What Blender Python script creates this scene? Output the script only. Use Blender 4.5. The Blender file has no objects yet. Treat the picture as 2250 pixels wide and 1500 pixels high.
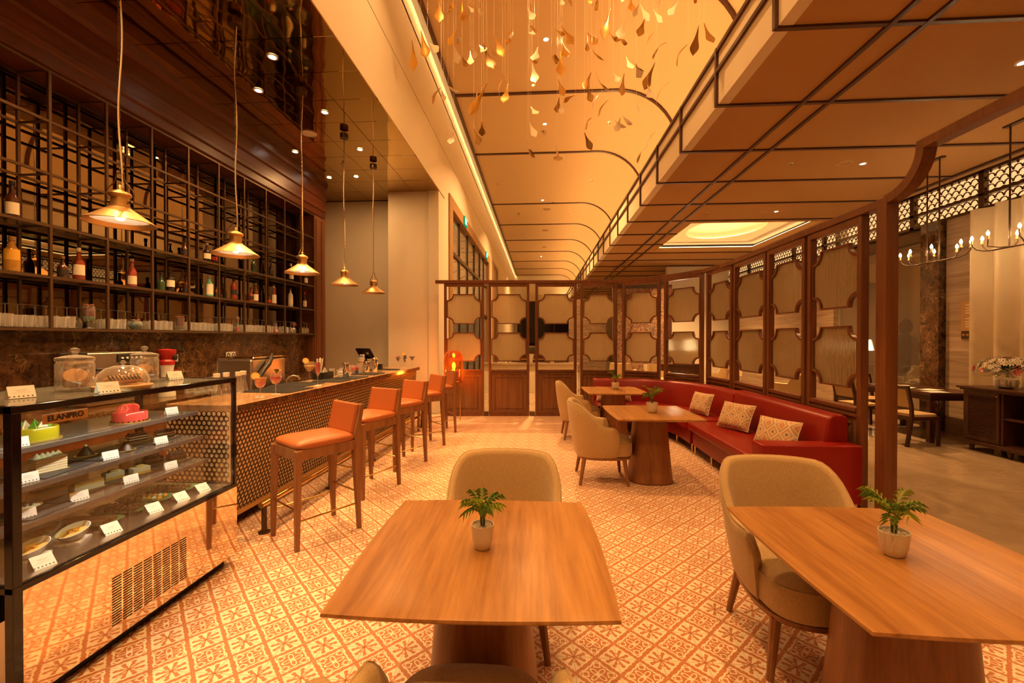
import bpy, bmesh, math, random
from mathutils import Vector, Matrix
PI = math.pi
R = math.radians
SC = bpy.context.scene
COL = SC.collection
random.seed(7)

# ------------------------------------------------------------------ camera
cam_d = bpy.data.cameras.new('camera')
cam_d.sensor_width = 36.0
cam_d.lens = 15.0
cam_d.clip_end = 200
cam = bpy.data.objects.new('camera', cam_d)
COL.objects.link(cam)
cam.location = (0, 0, 1.58)
cam.rotation_euler = (R(90 - 0.43), 0, R(3.6))
SC.camera = cam

# ------------------------------------------------------------------ world, exposure
SC.view_settings.view_transform = 'Standard'
SC.view_settings.look = 'None'
SC.view_settings.gamma = 1.0
SC.view_settings.use_curve_mapping = False
SC.view_settings.exposure = 0.75
wd = bpy.data.worlds.new('world')
SC.world = wd
wd.use_nodes = True
wd.node_tree.nodes['Background'].inputs[0].default_value = (1.0, 0.56, 0.24, 1)
wd.node_tree.nodes['Background'].inputs[1].default_value = 0.03
SC.cycles.max_bounces = 6
SC.cycles.use_adaptive_sampling = True
SC.cycles.adaptive_threshold = 0.08
SC.cycles.use_light_tree = False
SC.cycles.diffuse_bounces = 3
SC.cycles.glossy_bounces = 4
SC.cycles.transmission_bounces = 6
SC.cycles.transparent_max_bounces = 24
SC.cycles.caustics_reflective = False
SC.cycles.caustics_refractive = False
SC.cycles.sample_clamp_indirect = 4.0

WARM = (1.0, 0.515, 0.18)

def area(name, loc, energy, size, sy=None, rot=(0, 0, 0), color=WARM, spread=None, shape=None):
    d = bpy.data.lights.new(name, 'AREA')
    d.energy = energy
    d.color = color
    d.shape = shape or ('RECTANGLE' if sy else 'DISK')
    d.size = size
    if sy:
        d.size_y = sy
    if spread:
        d.spread = R(spread)
    o = bpy.data.objects.new(name, d)
    COL.objects.link(o)
    o.location = loc
    o.rotation_euler = rot
    return o

# the room's recessed downlights: high vault, lower soffit, bar ceiling
VAULT_DL = [(x, y) for y in (-1.2, 1.9, 4.9) for x in (-0.9, 1.2)] + [(0.13, 7.97), (0.15, 11.1), (0.15, 17.2), (0.15, 29.0)]
SOFFIT_DL = [(4.96, 6.89), (5.0, 9.36), (4.69, 4.47), (3.8, 2.0), (4.7, 13.9)]
BAR_DL = [(-2.925, 4.54), (-3.495, 5.14), (-2.925, 5.69), (-4.035, 6.86), (-2.925, 6.84), (-4.03, 8.0), (-3.49, 7.98), (-3.49, 3.4), (-2.925, 2.0)]  # the lamp nearest the end wall is added to brighten that wall
for k, (x, y) in enumerate(VAULT_DL):
    area('vault_downlight_lamp', (x, y, 7.07), 30 if y < 9 else 190, 0.20, spread=120)
for x, y in SOFFIT_DL:
    area('soffit_downlight_lamp', (x, y, 4.23), 15 if y < 8 else 90, 0.12, spread=110)
for x, y in BAR_DL:
    if x > -4:
        area('bar_downlight_lamp', (x, y, 4.64), 22 if y < 6.5 else 13, 0.09, spread=95 if y < 6.5 else 180)
# cove strips: along the wall cornice and behind the soffit upstand
area('wall_slot_lamp', (-1.98, 17.0, 7.13), 120, 0.10, 42, rot=(0, R(20), 0))
area('upstand_cove_lamp', (2.25, 17.0, 4.93), 430, 0.12, 42, rot=(0, R(180 + 12), 0))

# ------------------------------------------------------------------ mesh helpers
class MB:
    def __init__(s):
        s.v = []
        s.f = []

    def add(s, vs, fs, M=None):
        o = len(s.v)
        s.v += [tuple(M @ Vector(p)) if M is not None else tuple(p) for p in vs]
        s.f += [tuple(i + o for i in f) for f in fs]
        return s

    def box(s, a, b, M=None):
        x0, y0, z0 = a
        x1, y1, z1 = b
        return s.add([(x0, y0, z0), (x1, y0, z0), (x1, y1, z0), (x0, y1, z0), (x0, y0, z1), (x1, y0, z1), (x1, y1, z1), (x0, y1, z1)],
                     [(3, 2, 1, 0), (4, 5, 6, 7), (0, 1, 5, 4), (1, 2, 6, 5), (2, 3, 7, 6), (3, 0, 4, 7)], M)

    def loft(s, rings, closed=True, cap=True, M=None):
        n = len(rings[0])
        vs = [p for r in rings for p in r]
        fs = []
        for i in range(len(rings) - 1):
            for j in range(n if closed else n - 1):
                k = (j + 1) % n
                fs.append((i * n + j, i * n + k, (i + 1) * n + k, (i + 1) * n + j))
        if cap and closed:
            fs.append(tuple(range(n - 1, -1, -1)))
            fs.append(tuple((len(rings) - 1) * n + j for j in range(n)))
        return s.add(vs, fs, M)

    def lathe(s, prof, n=20, c=(0, 0, 0), cap=True, M=None):
        rings = [[(c[0] + r * math.cos(2 * PI * j / n), c[1] + r * math.sin(2 * PI * j / n), c[2] + z) for j in range(n)] for r, z in prof]
        return s.loft(rings, True, cap, M)

    def cyl(s, p, q, r0, r1=None, n=10, cap=True):
        return s.tube([p, q], [r0, r0 if r1 is None else r1], n, cap)

    def tube(s, path, r, n=8, cap=True, closed=False):
        P = [Vector(p) for p in path]
        rs = r if isinstance(r, (list, tuple)) else [r] * len(P)
        rings = []
        up = None
        for i, p in enumerate(P):
            t = (P[min(i + 1, len(P) - 1)] - P[max(i - 1, 0)])
            if t.length < 1e-9:
                t = Vector((0, 0, 1))
            t.normalize()
            if up is None:
                up = Vector((0, 0, 1)) if abs(t.z) < 0.9 else Vector((1, 0, 0))
            u = up - t * up.dot(t)
            if u.length < 1e-6:
                u = Vector((1, 0, 0)) - t * t.x
            u.normalize()
            up = u
            w = t.cross(u)
            rings.append([tuple(p + (u * math.cos(2 * PI * j / n) + w * math.sin(2 * PI * j / n)) * rs[i]) for j in range(n)])
        return s.loft(rings, True, cap)

    def bar(s, p, q, w, h, up=(0, 0, 1)):
        p = Vector(p)
        q = Vector(q)
        t = (q - p).normalized()
        u = Vector(up)
        u = (u - t * u.dot(t))
        if u.length < 1e-5:
            u = Vector((1, 0, 0)) - t * t.x
        u.normalize()
        w2 = t.cross(u) * (w / 2)
        h2 = u * (h / 2)
        r = [[tuple(c + a * w2 + b * h2) for a, b in ((-1, -1), (1, -1), (1, 1), (-1, 1))] for c in (p, q)]
        return s.loft(r)

    def prism(s, poly, z0, z1, M=None):
        return s.loft([[(x, y, z0) for x, y in poly], [(x, y, z1) for x, y in poly]], M=M)

    def mesh(s, name, smooth=None):
        m = bpy.data.meshes.new(name)
        m.from_pydata(s.v, [], s.f)
        m.update()
        bm = bmesh.new()
        bm.from_mesh(m)
        bmesh.ops.recalc_face_normals(bm, faces=bm.faces)
        bm.to_mesh(m)
        bm.free()
        if smooth:
            m.shade_smooth()
            m.set_sharp_from_angle(angle=R(smooth))
        return m

    def obj(s, name, mat, parent=None, smooth=None, bevel=0, loc=(0, 0, 0), rz=0, seg=2):
        return mobj(name, s.mesh(name, smooth), mat, parent, bevel, loc, rz, seg)

def mobj(name, mesh, mat, parent=None, bevel=0, loc=(0, 0, 0), rz=0, seg=2):
    o = bpy.data.objects.new(name, mesh)
    COL.objects.link(o)
    if mat is not None and not mesh.materials:
        mesh.materials.append(mat)
    o.parent = parent
    o.location = loc
    o.rotation_euler = (0, 0, rz)
    if bevel:
        b = o.modifiers.new('bevel', 'BEVEL')
        b.width = bevel
        b.segments = seg
        b.limit_method = 'ANGLE'
        b.angle_limit = R(40)
    return o

def tag(o, label, cat, group=None):
    o['label'] = label
    o['category'] = cat
    if group:
        o['group'] = group
    return o

def thing(name, label, cat, loc=(0, 0, 0), rz=0, group=None):
    o = bpy.data.objects.new(name, None)
    COL.objects.link(o)
    o.empty_display_size = 0.1
    o.location = loc
    o.rotation_euler = (0, 0, rz)
    return tag(o, label, cat, group)

def struct(o):
    o['kind'] = 'structure'
    return o

def sroot(name, loc=(0, 0, 0), rz=0):
    o = bpy.data.objects.new(name, None)
    COL.objects.link(o)
    o.location = loc
    o.rotation_euler = (0, 0, rz)
    return struct(o)

CH = {}
def dup(root, loc, rz=None, label=None, group=None, scale=None):
    if root.name not in CH:
        def kids(r):
            return [(c, kids(c)) for c in COL.objects if c.parent == r]
        CH[root.name] = kids(root)
    r = root.copy()
    COL.objects.link(r)
    r.location = loc
    if rz is not None:
        r.rotation_euler = (0, 0, rz)
    if scale:
        r.scale = (scale,) * 3
    if label:
        r['label'] = label
    if group:
        r['group'] = group
    def cp(lst, par):
        for c, ks in lst:
            d = c.copy()
            COL.objects.link(d)
            d.parent = par
            cp(ks, d)
    cp(CH[root.name], r)
    return r

def superell(a, b, e=2.6, n=32, cx=0, cy=0):
    out = []
    for j in range(n):
        t = 2 * PI * j / n
        c, s_ = math.cos(t), math.sin(t)
        out.append((cx + a * math.copysign(abs(c) ** (2 / e), c), cy + b * math.copysign(abs(s_) ** (2 / e), s_)))
    return out

# ------------------------------------------------------------------ materials
MATS = {}
class NT:
    """small shader-graph helper: arithmetic on sockets"""
    def __init__(s, name):
        s.m = bpy.data.materials.new(name)
        s.m.use_nodes = True
        s.t = s.m.node_tree
        s.t.nodes.clear()
        s.out = s.t.nodes.new('ShaderNodeOutputMaterial')
        MATS[name] = s.m

    def node(s, typ, **kw):
        n = s.t.nodes.new(typ)
        for k, v in kw.items():
            setattr(n, k, v)
        return n

    def link(s, a, b):
        s.t.links.new(a, b)

    def put(s, sock, v):
        if hasattr(v, 'node'):
            s.link(v, sock)
        else:
            sock.default_value = v

    def M(s, op, *a):
        n = s.node('ShaderNodeMath', operation=op)
        for i, v in enumerate(a):
            s.put(n.inputs[i], v)
        return n.outputs[0]

    def coords(s, kind='Object', scale=(1, 1, 1), rot=(0, 0, 0)):
        if kind == 'World':
            o = s.node('ShaderNodeNewGeometry').outputs['Position']
        else:
            o = s.node('ShaderNodeTexCoord').outputs[kind]
        mp = s.node('ShaderNodeMapping')
        mp.inputs['Scale'].default_value = scale
        mp.inputs['Rotation'].default_value = rot
        s.link(o, mp.inputs[0])
        return mp.outputs[0]

    def noise(s, vec, scale, detail=3, rough=0.5, dist=0.0):
        n = s.node('ShaderNodeTexNoise')
        n.inputs['Scale'].default_value = scale
        n.inputs['Detail'].default_value = detail
        n.inputs['Roughness'].default_value = rough
        n.inputs['Distortion'].default_value = dist
        s.link(vec, n.inputs['Vector'])
        return n.outputs[0]

    def voro(s, vec, scale, feature='F1'):
        n = s.node('ShaderNodeTexVoronoi', feature=feature)
        n.inputs['Scale'].default_value = scale
        s.link(vec, n.inputs['Vector'])
        return n.outputs[0]

    def ramp(s, fac, stops):
        n = s.node('ShaderNodeValToRGB')
        e = n.color_ramp.elements
        e[0].position, e[0].color = stops[0][0], (*stops[0][1], 1)
        e[1].position, e[1].color = stops[1][0], (*stops[1][1], 1)
        for p, c in stops[2:]:
            k = e.new(p)
            k.color = (*c, 1)
        s.link(fac, n.inputs[0])
        return n.outputs[0]

    def mix(s, fac, a, b):
        n = s.node('ShaderNodeMix', data_type='RGBA')
        s.put(n.inputs[0], fac)
        for i, v in ((6, a), (7, b)):
            if hasattr(v, 'node'):
                s.link(v, n.inputs[i])
            else:
                n.inputs[i].default_value = (*v, 1)
        return n.outputs[2]

    def bump(s, h, strength=0.2, dist=0.01):
        n = s.node('ShaderNodeBump')
        n.inputs['Strength'].default_value = strength
        n.inputs['Distance'].default_value = dist
        s.link(h, n.inputs['Height'])
        return n.outputs[0]

    def bsdf(s, color=(.8, .8, .8), rough=0.5, metal=0.0, spec=0.5, normal=None, trans=0.0, ior=1.45, emit=None, estr=0.0, coat=0.0, sheen=0.0):
        b = s.node('ShaderNodeBsdfPrincipled')
        if hasattr(color, 'node'):
            s.link(color, b.inputs['Base Color'])
        else:
            b.inputs['Base Color'].default_value = (*color, 1)
        s.put(b.inputs['Roughness'], rough)
        b.inputs['Metallic'].default_value = metal
        b.inputs['Specular IOR Level'].default_value = spec
        b.inputs['Transmission Weight'].default_value = trans
        b.inputs['IOR'].default_value = ior
        b.inputs['Coat Weight'].default_value = coat
        b.inputs['Sheen Weight'].default_value = sheen
        if normal is not None:
            s.link(normal, b.inputs['Normal'])
        if emit:
            b.inputs['Emission Color'].default_value = (*emit, 1)
            b.inputs['Emission Strength'].default_value = estr
        s.link(b.outputs[0], s.out.inputs[0])
        return s.m

def plain(name, color, rough=0.5, metal=0.0, spec=0.5, grain=0.0, gs=60, **kw):
    t = NT(name)
    if grain:
        v = t.coords('Object')
        f = t.noise(v, gs, 4)
        c = t.mix(f, tuple(x * (1 - grain) for x in color), tuple(min(1, x * (1 + grain)) for x in color))
        return t.bsdf(c, rough, metal, spec, t.bump(f, 0.08, 0.003), **kw)
    return t.bsdf(color, rough, metal, spec, **kw)

def wood(name, dark, light, axis='y', scale=1.0, rough=0.35, coords='Object', streak=7.0):
    t = NT(name)
    st = {'x': (0.06, 1, 1), 'y': (1, 0.06, 1), 'z': (1, 1, 0.06)}[axis]
    v = t.coords(coords, tuple(a * scale for a in st))
    n1 = t.noise(v, streak, 6, 0.6, 0.6)
    n2 = t.noise(v, streak * 9, 3, 0.6)
    f = t.M('ADD', t.M('MULTIPLY', n1, 0.72), t.M('MULTIPLY', n2, 0.28))
    c = t.ramp(f, [(0.30, dark), (0.70, light), (0.5, tuple((a + b) / 2 for a, b in zip(dark, light)))])
    return t.bsdf(c, rough, normal=t.bump(n2, 0.06, 0.002))

def emis(name, color, strength):
    t = NT(name)
    e = t.node('ShaderNodeEmission')
    e.inputs[0].default_value = (*color, 1)
    e.inputs[1].default_value = strength
    t.link(e.outputs[0], t.out.inputs[0])
    t.m.cycles.emission_sampling = 'NONE'      # each of these has a lamp of its own
    return t.m

def thinglass(name, tint=(1, 1, 1), refl=0.10, edge=0.55, rough=0.03, rcol=(1, 1, 1), haze=0.25):
    t = NT(name)
    lw = t.node('ShaderNodeLayerWeight')
    lw.inputs[0].default_value = 0.35
    f = t.M('ADD', t.M('MULTIPLY', t.M('POWER', lw.outputs['Facing'], 2.5), edge), refl)
    a = t.node('ShaderNodeBsdfTransparent')
    a.inputs[0].default_value = (*tint, 1)
    g = t.node('ShaderNodeBsdfGlossy')
    g.inputs['Roughness'].default_value = rough
    g.inputs[0].default_value = (*rcol, 1)
    mx = t.node('ShaderNodeMixShader')
    t.link(f, mx.inputs[0])
    t.link(a.outputs[0], mx.inputs[1])
    t.link(g.outputs[0], mx.inputs[2])
    d = t.node('ShaderNodeBsdfDiffuse')
    d.inputs[0].default_value = (*rcol, 1)
    m3 = t.node('ShaderNodeMixShader')
    t.link(t.M('MULTIPLY', f, haze), m3.inputs[0])
    t.link(mx.outputs[0], m3.inputs[1])
    t.link(d.outputs[0], m3.inputs[2])
    t.link(m3.outputs[0], t.out.inputs[0])
    return t.m

def marble(name, base, mid, vein, scale=3.0, rough=0.12, coords='World', amount=0.85):
    t = NT(name)
    v = t.coords(coords)
    wn = t.node('ShaderNodeTexNoise')
    wn.inputs['Scale'].default_value = scale * 1.6
    wn.inputs['Detail'].default_value = 5
    t.link(v, wn.inputs['Vector'])
    ad = t.node('ShaderNodeVectorMath', operation='MULTIPLY_ADD')
    t.link(wn.outputs['Color'], ad.inputs[0])
    ad.inputs[1].default_value = (.55 / scale * 1.4,) * 3
    t.link(v, ad.inputs[2])
    n = t.noise(ad.outputs[0], scale * 3.2, 8, 0.68)
    c = t.ramp(n, [(0.36, base), (0.64, mid)])
    big = t.voro(ad.outputs[0], scale * 2.2, 'DISTANCE_TO_EDGE')
    small = t.voro(ad.outputs[0], scale * 6.5, 'DISTANCE_TO_EDGE')
    k1 = t.M('SUBTRACT', 1.0, t.M('MULTIPLY', big, 38.0))
    k2 = t.M('MULTIPLY', t.M('SUBTRACT', 1.0, t.M('MULTIPLY', small, 22.0)), 0.75)
    k = t.M('MAXIMUM', t.M('MAXIMUM', k1, k2), 0.0)
    patch = t.noise(v, scale * 1.3, 3)
    k = t.M('MULTIPLY', k, t.M('MAXIMUM', 0.0, t.M('MULTIPLY', t.M('SUBTRACT', patch, 0.42), 5.0)))
    c = t.mix(t.M('MINIMUM', k, amount), c, vein)
    return t.bsdf(c, rough)

plain('cream_paint', (.80, .73, .58), 0.85, grain=0.03, gs=90)
plain('vault_paint', (.62, .45, .24), 0.9)
plain('soffit_cloth', (.44, .26, .10), 0.9, grain=0.05, gs=250)
plain('upstand_cloth', (.74, .65, .48), 0.9, grain=0.03, gs=200)
wood('batten_wood', (.045, .014, .006), (.10, .034, .014), 'y', 3, 0.4, 'World')
wood('table_wood', (.20, .070, .017), (.60, .31, .095), 'y', 1.0, 0.32)
wood('pedestal_wood', (.15, .052, .017), (.38, .16, .055), 'z', 1.2, 0.35)
wood('chair_wood', (.19, .075, .026), (.34, .155, .060), 'z', 3, 0.35)
wood('screen_wood', (.11, .036, .013), (.22, .082, .030), 'z', 2.5, 0.32)
wood('kick_wood', (.13, .050, .018), (.30, .14, .052), 'z', 2.0, 0.35, streak=14)
wood('bar_wood', (.055, .011, .004), (.135, .032, .010), 'y', 1.2, 0.35, 'World')
wood('bar_wood_v', (.10, .032, .012), (.20, .075, .028), 'z', 1.5, 0.35, 'World')
wood('dark_wood', (.035, .012, .006), (.085, .030, .014), 'z', 2.5, 0.3)
wood('board_wood', (.38, .20, .08), (.62, .38, .18), 'x', 4, 0.5)
plain('tan_leather', (.41, .118, .033), 0.38, grain=0.10, gs=70)
plain('red_leather', (.25, .010, .006), 0.36, grain=0.08, gs=90)
plain('bronze', (.10, .06, .032), 0.38, metal=0.85)
plain('frame_metal', (.11, .062, .030), 0.4, metal=0.6)
plain('shelf_steel', (.16, .15, .14), 0.35, metal=0.7)
plain('brass', (.72, .48, .18), 0.22, metal=1.0)
plain('brass_dull', (.62, .40, .17), 0.42, metal=1.0)
plain('brass_sheet', (.98, .82, .52), 0.5, metal=0.25)
plain('steel', (.62, .60, .58), 0.28, metal=1.0)
plain('mirror_steel', (.80, .66, .50), 0.05, metal=1.0)
plain('chrome', (.8, .8, .8), 0.06, metal=1.0)
plain('black_gloss', (.008, .007, .007), 0.10)
plain('black_matt', (.014, .012, .011), 0.55)
plain('rubber_mat', (.020, .018, .018), 0.6, grain=0.3, gs=160)
plain('white_ceramic', (.80, .78, .72), 0.18)
plain('pot_ceramic', (.80, .74, .64), 0.40)
plain('white_paper', (.86, .85, .82), 0.7)
plain('white_plastic', (.78, .76, .72), 0.35)
plain('slate', (.055, .052, .05), 0.5, grain=0.2)
plain('green_ceramic', (.16, .34, .17), 0.2)
plain('soil', (.05, .03, .02), 0.9)
plain('pebble', (.62, .52, .38), 0.55, grain=0.15, gs=30)
plain('leaf_green', (.13, .25, .03), 0.45)
plain('leaf_lime', (.33, .44, .05), 0.45)
plain('portal_timber', (.36, .21, .095), 0.5, grain=0.1)
plain('grout', (.52, .38, .24), 0.8)
plain('stem_green', (.09, .13, .03), 0.5)
plain('cable', (.62, .50, .34), 0.5)
plain('marble_sheet_dark', (.03, .02, .015), 0.2)
emis('cove_glow', (1.0, 0.62, 0.27), 3.5)
emis('downlight_glow', (1.0, 0.86, 0.66), 22.0)
emis('filament_glow', (1.0, 0.62, 0.25), 60.0)
emis('candle_glow', (1.0, 0.70, 0.36), 70.0)
emis('bulb_glow', (1.0, 0.78, 0.48), 14.0)
emis('frieze_glow', (1.0, 0.52, 0.20), 0.75)
emis('case_led', (1.0, 0.93, 0.82), 5.0)
emis('exit_green', (0.03, 0.42, 0.14), 0.5)
emis('exit_white', (0.75, 1.0, 0.80), 0.9)
thinglass('clear_glass', refl=0.16, edge=0.85, rough=0.05, haze=0.40)
thinglass('case_glass', (0.97, 0.98, 0.96), 0.035, 0.30, 0.01, haze=0.0)
thinglass('shelf_glass', (0.66, 0.70, 0.60), 0.10, 0.5, 0.03, haze=0.15)
thinglass('amber_glass', (0.85, 0.30, 0.05), 0.10, 0.5, 0.02, (1, .75, .45))
thinglass('window_glass', (0.78, 0.72, 0.62), 0.12, 0.5, 0.02)
marble('emperador', (.022, .010, .005), (.125, .058, .024), (.40, .25, .12), 4.0, 0.10)
marble('emperador_top', (.30, .17, .085), (.50, .31, .17), (.66, .46, .27), 4.0, 0.09, 'World', 0.5)
marble('floor_marble', (.33, .235, .15), (.46, .34, .225), (.53, .41, .28), 0.5, 0.10, 'World', 0.35)
t = NT('mirror')
t.bsdf((.24, .185, .12), 0.015, 1.0)
t = NT('bar_ceiling_mirror')
v = t.coords('World')
n = t.noise(v, 2.6, 1, 0.4)
t.bsdf((.62, .42, .14), 0.045, 1.0, normal=t.bump(n, 0.22, 0.02))
t = NT('travertine')
v = t.coords('World', (1, 0.35, 6.0))
n = t.noise(v, 2.2, 6, 0.65, 0.4)
t.bsdf(t.ramp(n, [(0.3, (.20, .13, .08)), (0.7, (.46, .33, .21))]), 0.35)
t = NT('reeded_glass')
v = t.coords('Object')
sx = t.node('ShaderNodeSeparateXYZ')
t.link(v, sx.inputs[0])
rib = t.M('ABSOLUTE', t.M('SINE', t.M('MULTIPLY', sx.outputs[0], PI / 0.019)))
nz = t.noise(t.coords('Object', (1, 1, 0.25)), 70, 2)
bp_ = t.bump(t.M('ADD', rib, t.M('MULTIPLY', nz, 0.35)), 0.6, 0.005)
tr = t.node('ShaderNodeBsdfTranslucent')
stk = t.noise(t.coords('Object', (1, 1, 0.03)), 60, 3, 0.6)
t.link(t.mix(stk, (.62, .47, .26), (1.0, .90, .66)), tr.inputs[0])
rf = t.node('ShaderNodeBsdfRefraction')
rf.inputs['Color'].default_value = (.84, .78, .64, 1)
rf.inputs['Roughness'].default_value = 0.24
rf.inputs['IOR'].default_value = 1.06
gl = t.node('ShaderNodeBsdfGlossy')
gl.inputs['Roughness'].default_value = 0.30
gl.inputs['Anisotropy'].default_value = 0.85
gl.inputs[0].default_value = (.95, .82, .60, 1)
tg = t.node('ShaderNodeTangent', direction_type='RADIAL', axis='Z')
t.link(tg.outputs[0], gl.inputs['Tangent'])
for nn in (tr, rf, gl):
    t.link(bp_, nn.inputs['Normal'])
m1 = t.node('ShaderNodeMixShader')
m1.inputs[0].default_value = 0.55
t.link(tr.outputs[0], m1.inputs[1])
t.link(rf.outputs[0], m1.inputs[2])
m2 = t.node('ShaderNodeMixShader')
m2.inputs[0].default_value = 0.30
t.link(m1.outputs[0], m2.inputs[1])
t.link(gl.outputs[0], m2.inputs[2])
t.link(m2.outputs[0], t.out.inputs[0])
t = NT('beige_fabric')
v = t.coords('Object')
w1 = t.noise(t.coords('Object', (1, 1, 8)), 90, 2)
w2 = t.noise(t.coords('Object', (8, 8, 1)), 45, 2)
f = t.M('ADD', t.M('MULTIPLY', w1, 0.5), t.M('MULTIPLY', w2, 0.5))
t.bsdf(t.ramp(f, [(0.3, (.40, .27, .125)), (0.7, (.60, .43, .22))]), 0.9, spec=0.2, sheen=0.3, normal=t.bump(f, 0.15, 0.003))
t = NT('curtain_cloth')
t.bsdf((.60, .48, .31), 0.9, spec=0.1)

# floor tiles: cement tile print, alternating flower and trellis cells on the diagonal
S_T = 0.2128
FX, FY = 0.812, 2.76
t = NT('cement_tile')
geo = t.node('ShaderNodeNewGeometry').outputs['Position']
sp = t.node('ShaderNodeSeparateXYZ')
t.link(geo, sp.inputs[0])
M = t.M
ux = M('DIVIDE', M('SUBTRACT', sp.outputs[0], FX), S_T)
uy = M('DIVIDE', M('SUBTRACT', sp.outputs[1], FY), S_T)
a_ = M('ADD', ux, uy)
b_ = M('SUBTRACT', ux, uy)
ra = M('ROUND', a_)
rb = M('ROUND', b_)
la = M('ABSOLUTE', M('SUBTRACT', a_, ra))
lb = M('ABSOLUTE', M('SUBTRACT', b_, rb))
odd = M('ABSOLUTE', M('MODULO', M('ADD', ra, rb), 2.0))
odd = M('GREATER_THAN', odd, 0.5)
u = M('MAXIMUM', la, lb)
w = M('MINIMUM', la, lb)
wob = M('MULTIPLY', M('SINE', M('MULTIPLY', w, 40.0)), 0.012)
line = M('GREATER_THAN', M('ADD', u, wob), 0.445)
line = M('MULTIPLY', line, M('GREATER_THAN', M('ADD', M('ABSOLUTE', M('SUBTRACT', la, 0.5)), M('ABSOLUTE', M('SUBTRACT', lb, 0.5))), 0.035))
def dist(cx, cy, kx=1.0, ky=1.0):
    dx = M('MULTIPLY', M('SUBTRACT', u, cx), kx)
    dy = M('MULTIPLY', M('SUBTRACT', w, cy), ky)
    return M('SQRT', M('ADD', M('MULTIPLY', dx, dx), M('MULTIPLY', dy, dy)))
# flower: pairs of leaves with club ends
ang = M('ABSOLUTE', M('SUBTRACT', w, M('MULTIPLY', u, 0.42)))
leaf = M('MULTIPLY', M('LESS_THAN', ang, M('ADD', 0.014, M('MULTIPLY', u, 0.13))), M('LESS_THAN', u, 0.33))
club = M('LESS_THAN', dist(0.325, 0.130), 0.066)
club2 = M('LESS_THAN', dist(0.20, 0.105), 0.052)
core = M('LESS_THAN', u, 0.05)
eye = M('GREATER_THAN', dist(0.15, 0.0, 1.0, 2.2), 0.045)
flower = M('MAXIMUM', M('MAXIMUM', leaf, club), M('MAXIMUM', club2, core))
flower = M('MULTIPLY', flower, eye)
# trellis: terracotta with cream outlines
d1 = dist(0.17, 0.0, 1.0, 1.9)
ring1 = M('LESS_THAN', M('ABSOLUTE', M('SUBTRACT', d1, 0.132)), 0.030)
d2 = dist(0.275, 0.275)
star = M('ABSOLUTE', M('SUBTRACT', M('MULTIPLY', M('SUBTRACT', u, 0.275), M('SUBTRACT', w, 0.275)), 0.0))
ring2 = M('LESS_THAN', M('ABSOLUTE', M('SUBTRACT', M('ADD', d2, M('MULTIPLY', star, 7.0)), 0.122)), 0.032)
edge = M('LESS_THAN', M('ABSOLUTE', M('SUBTRACT', M('ADD', u, M('MULTIPLY', M('SINE', M('MULTIPLY', w, 15.0)), 0.025)), 0.405)), 0.028)
tre = M('SUBTRACT', 1.0, M('MAXIMUM', M('MAXIMUM', ring1, ring2), edge))
pat = M('ADD', M('MULTIPLY', odd, tre), M('MULTIPLY', M('SUBTRACT', 1.0, odd), flower))
pat = M('MAXIMUM', pat, line)
nz = t.noise(geo, 35, 4, 0.6)
nb = t.noise(geo, 1.6, 2)
cr = t.mix(nz, (.70, .58, .42), (.87, .76, .59))
te = t.mix(nz, (.42, .150, .060), (.56, .235, .105))
cc = t.mix(pat, cr, te)
t.bsdf(cc, M('ADD', 0.36, M('MULTIPLY', nb, 0.25)), spec=0.35)

m = MATS
# ================================================================== SETTING
# ---- floor: tiled café floor (X -2.1..3, Y -3..8.7) and polished marble elsewhere
flo = struct(MB().box((-9, -4, -0.14), (14, 40, -0.0035)).obj('floor', m['grout']))
bedm = struct(MB().box((2.99, -4, -0.0034), (13, 8.75, 0.0)).box((-9, 8.75, -0.0034), (13, 40, 0.0)).obj('floor_marble', m['floor_marble']))
tile_m = None
g = 0.0007
h_ = S_T / 2 - g
tb = MB().loft([[(-h_, -h_, -0.003), (h_, -h_, -0.003), (h_, h_, -0.003), (-h_, h_, -0.003)],
                [(-h_, -h_, -0.0008), (h_, -h_, -0.0008), (h_, h_, -0.0008), (-h_, h_, -0.0008)],
                [(-h_ + .0012, -h_ + .0012, 0), (h_ - .0012, -h_ + .0012, 0), (h_ - .0012, h_ - .0012, 0), (-h_ + .0012, h_ - .0012, 0)]])
tile_m = tb.mesh('tile')
tile_m.materials.append(m['cement_tile'])
cells = []
for i in range(-26, 12):
    for j in range(-30, 30):
        x = FX + (i + .5) * S_T
        y = FY + (j + .5) * S_T
        if x < -5.2 or x > 2.95 or y < -3.5 or y > 8.62:
            continue
        cells.append((x, y))
def seen_rank(c):
    x, y = c
    if y < 1.0 or abs(x - 0.05 * y) > 1.16 * y or x < -2.2:
        return 100 + y
    return y
cells.sort(key=seen_rank)
for x, y in cells[:300]:
    o = bpy.data.objects.new('tile', tile_m)
    COL.objects.link(o)
    o.parent = flo
    o.location = (x, y, 0)
rest = MB()
for x, y in cells[300:]:
    rest.box((x - h_, y - h_, -0.003), (x + h_, y + h_, 0))
ro = rest.obj('tile_field', m['cement_tile'], flo)
ro['kind'] = 'stuff'

# ---- left wall: tall cream bulkhead over the bar, then wall with the glazed portal
wl = MB()
wl.box((-2.32, -4, 4.68), (-2.10, 8.86, 6.80))
wl.box((-2.32, 8.86, 0), (-2.10, 9.85, 6.80))
wl.box((-2.32, 9.85, 4.95), (-2.10, 18.0, 6.80))
wl.box((-2.32, 18.0, 0), (-2.10, 40, 6.80))
struct(wl.obj('wall_left', m['cream_paint'], bevel=0.004))
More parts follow.
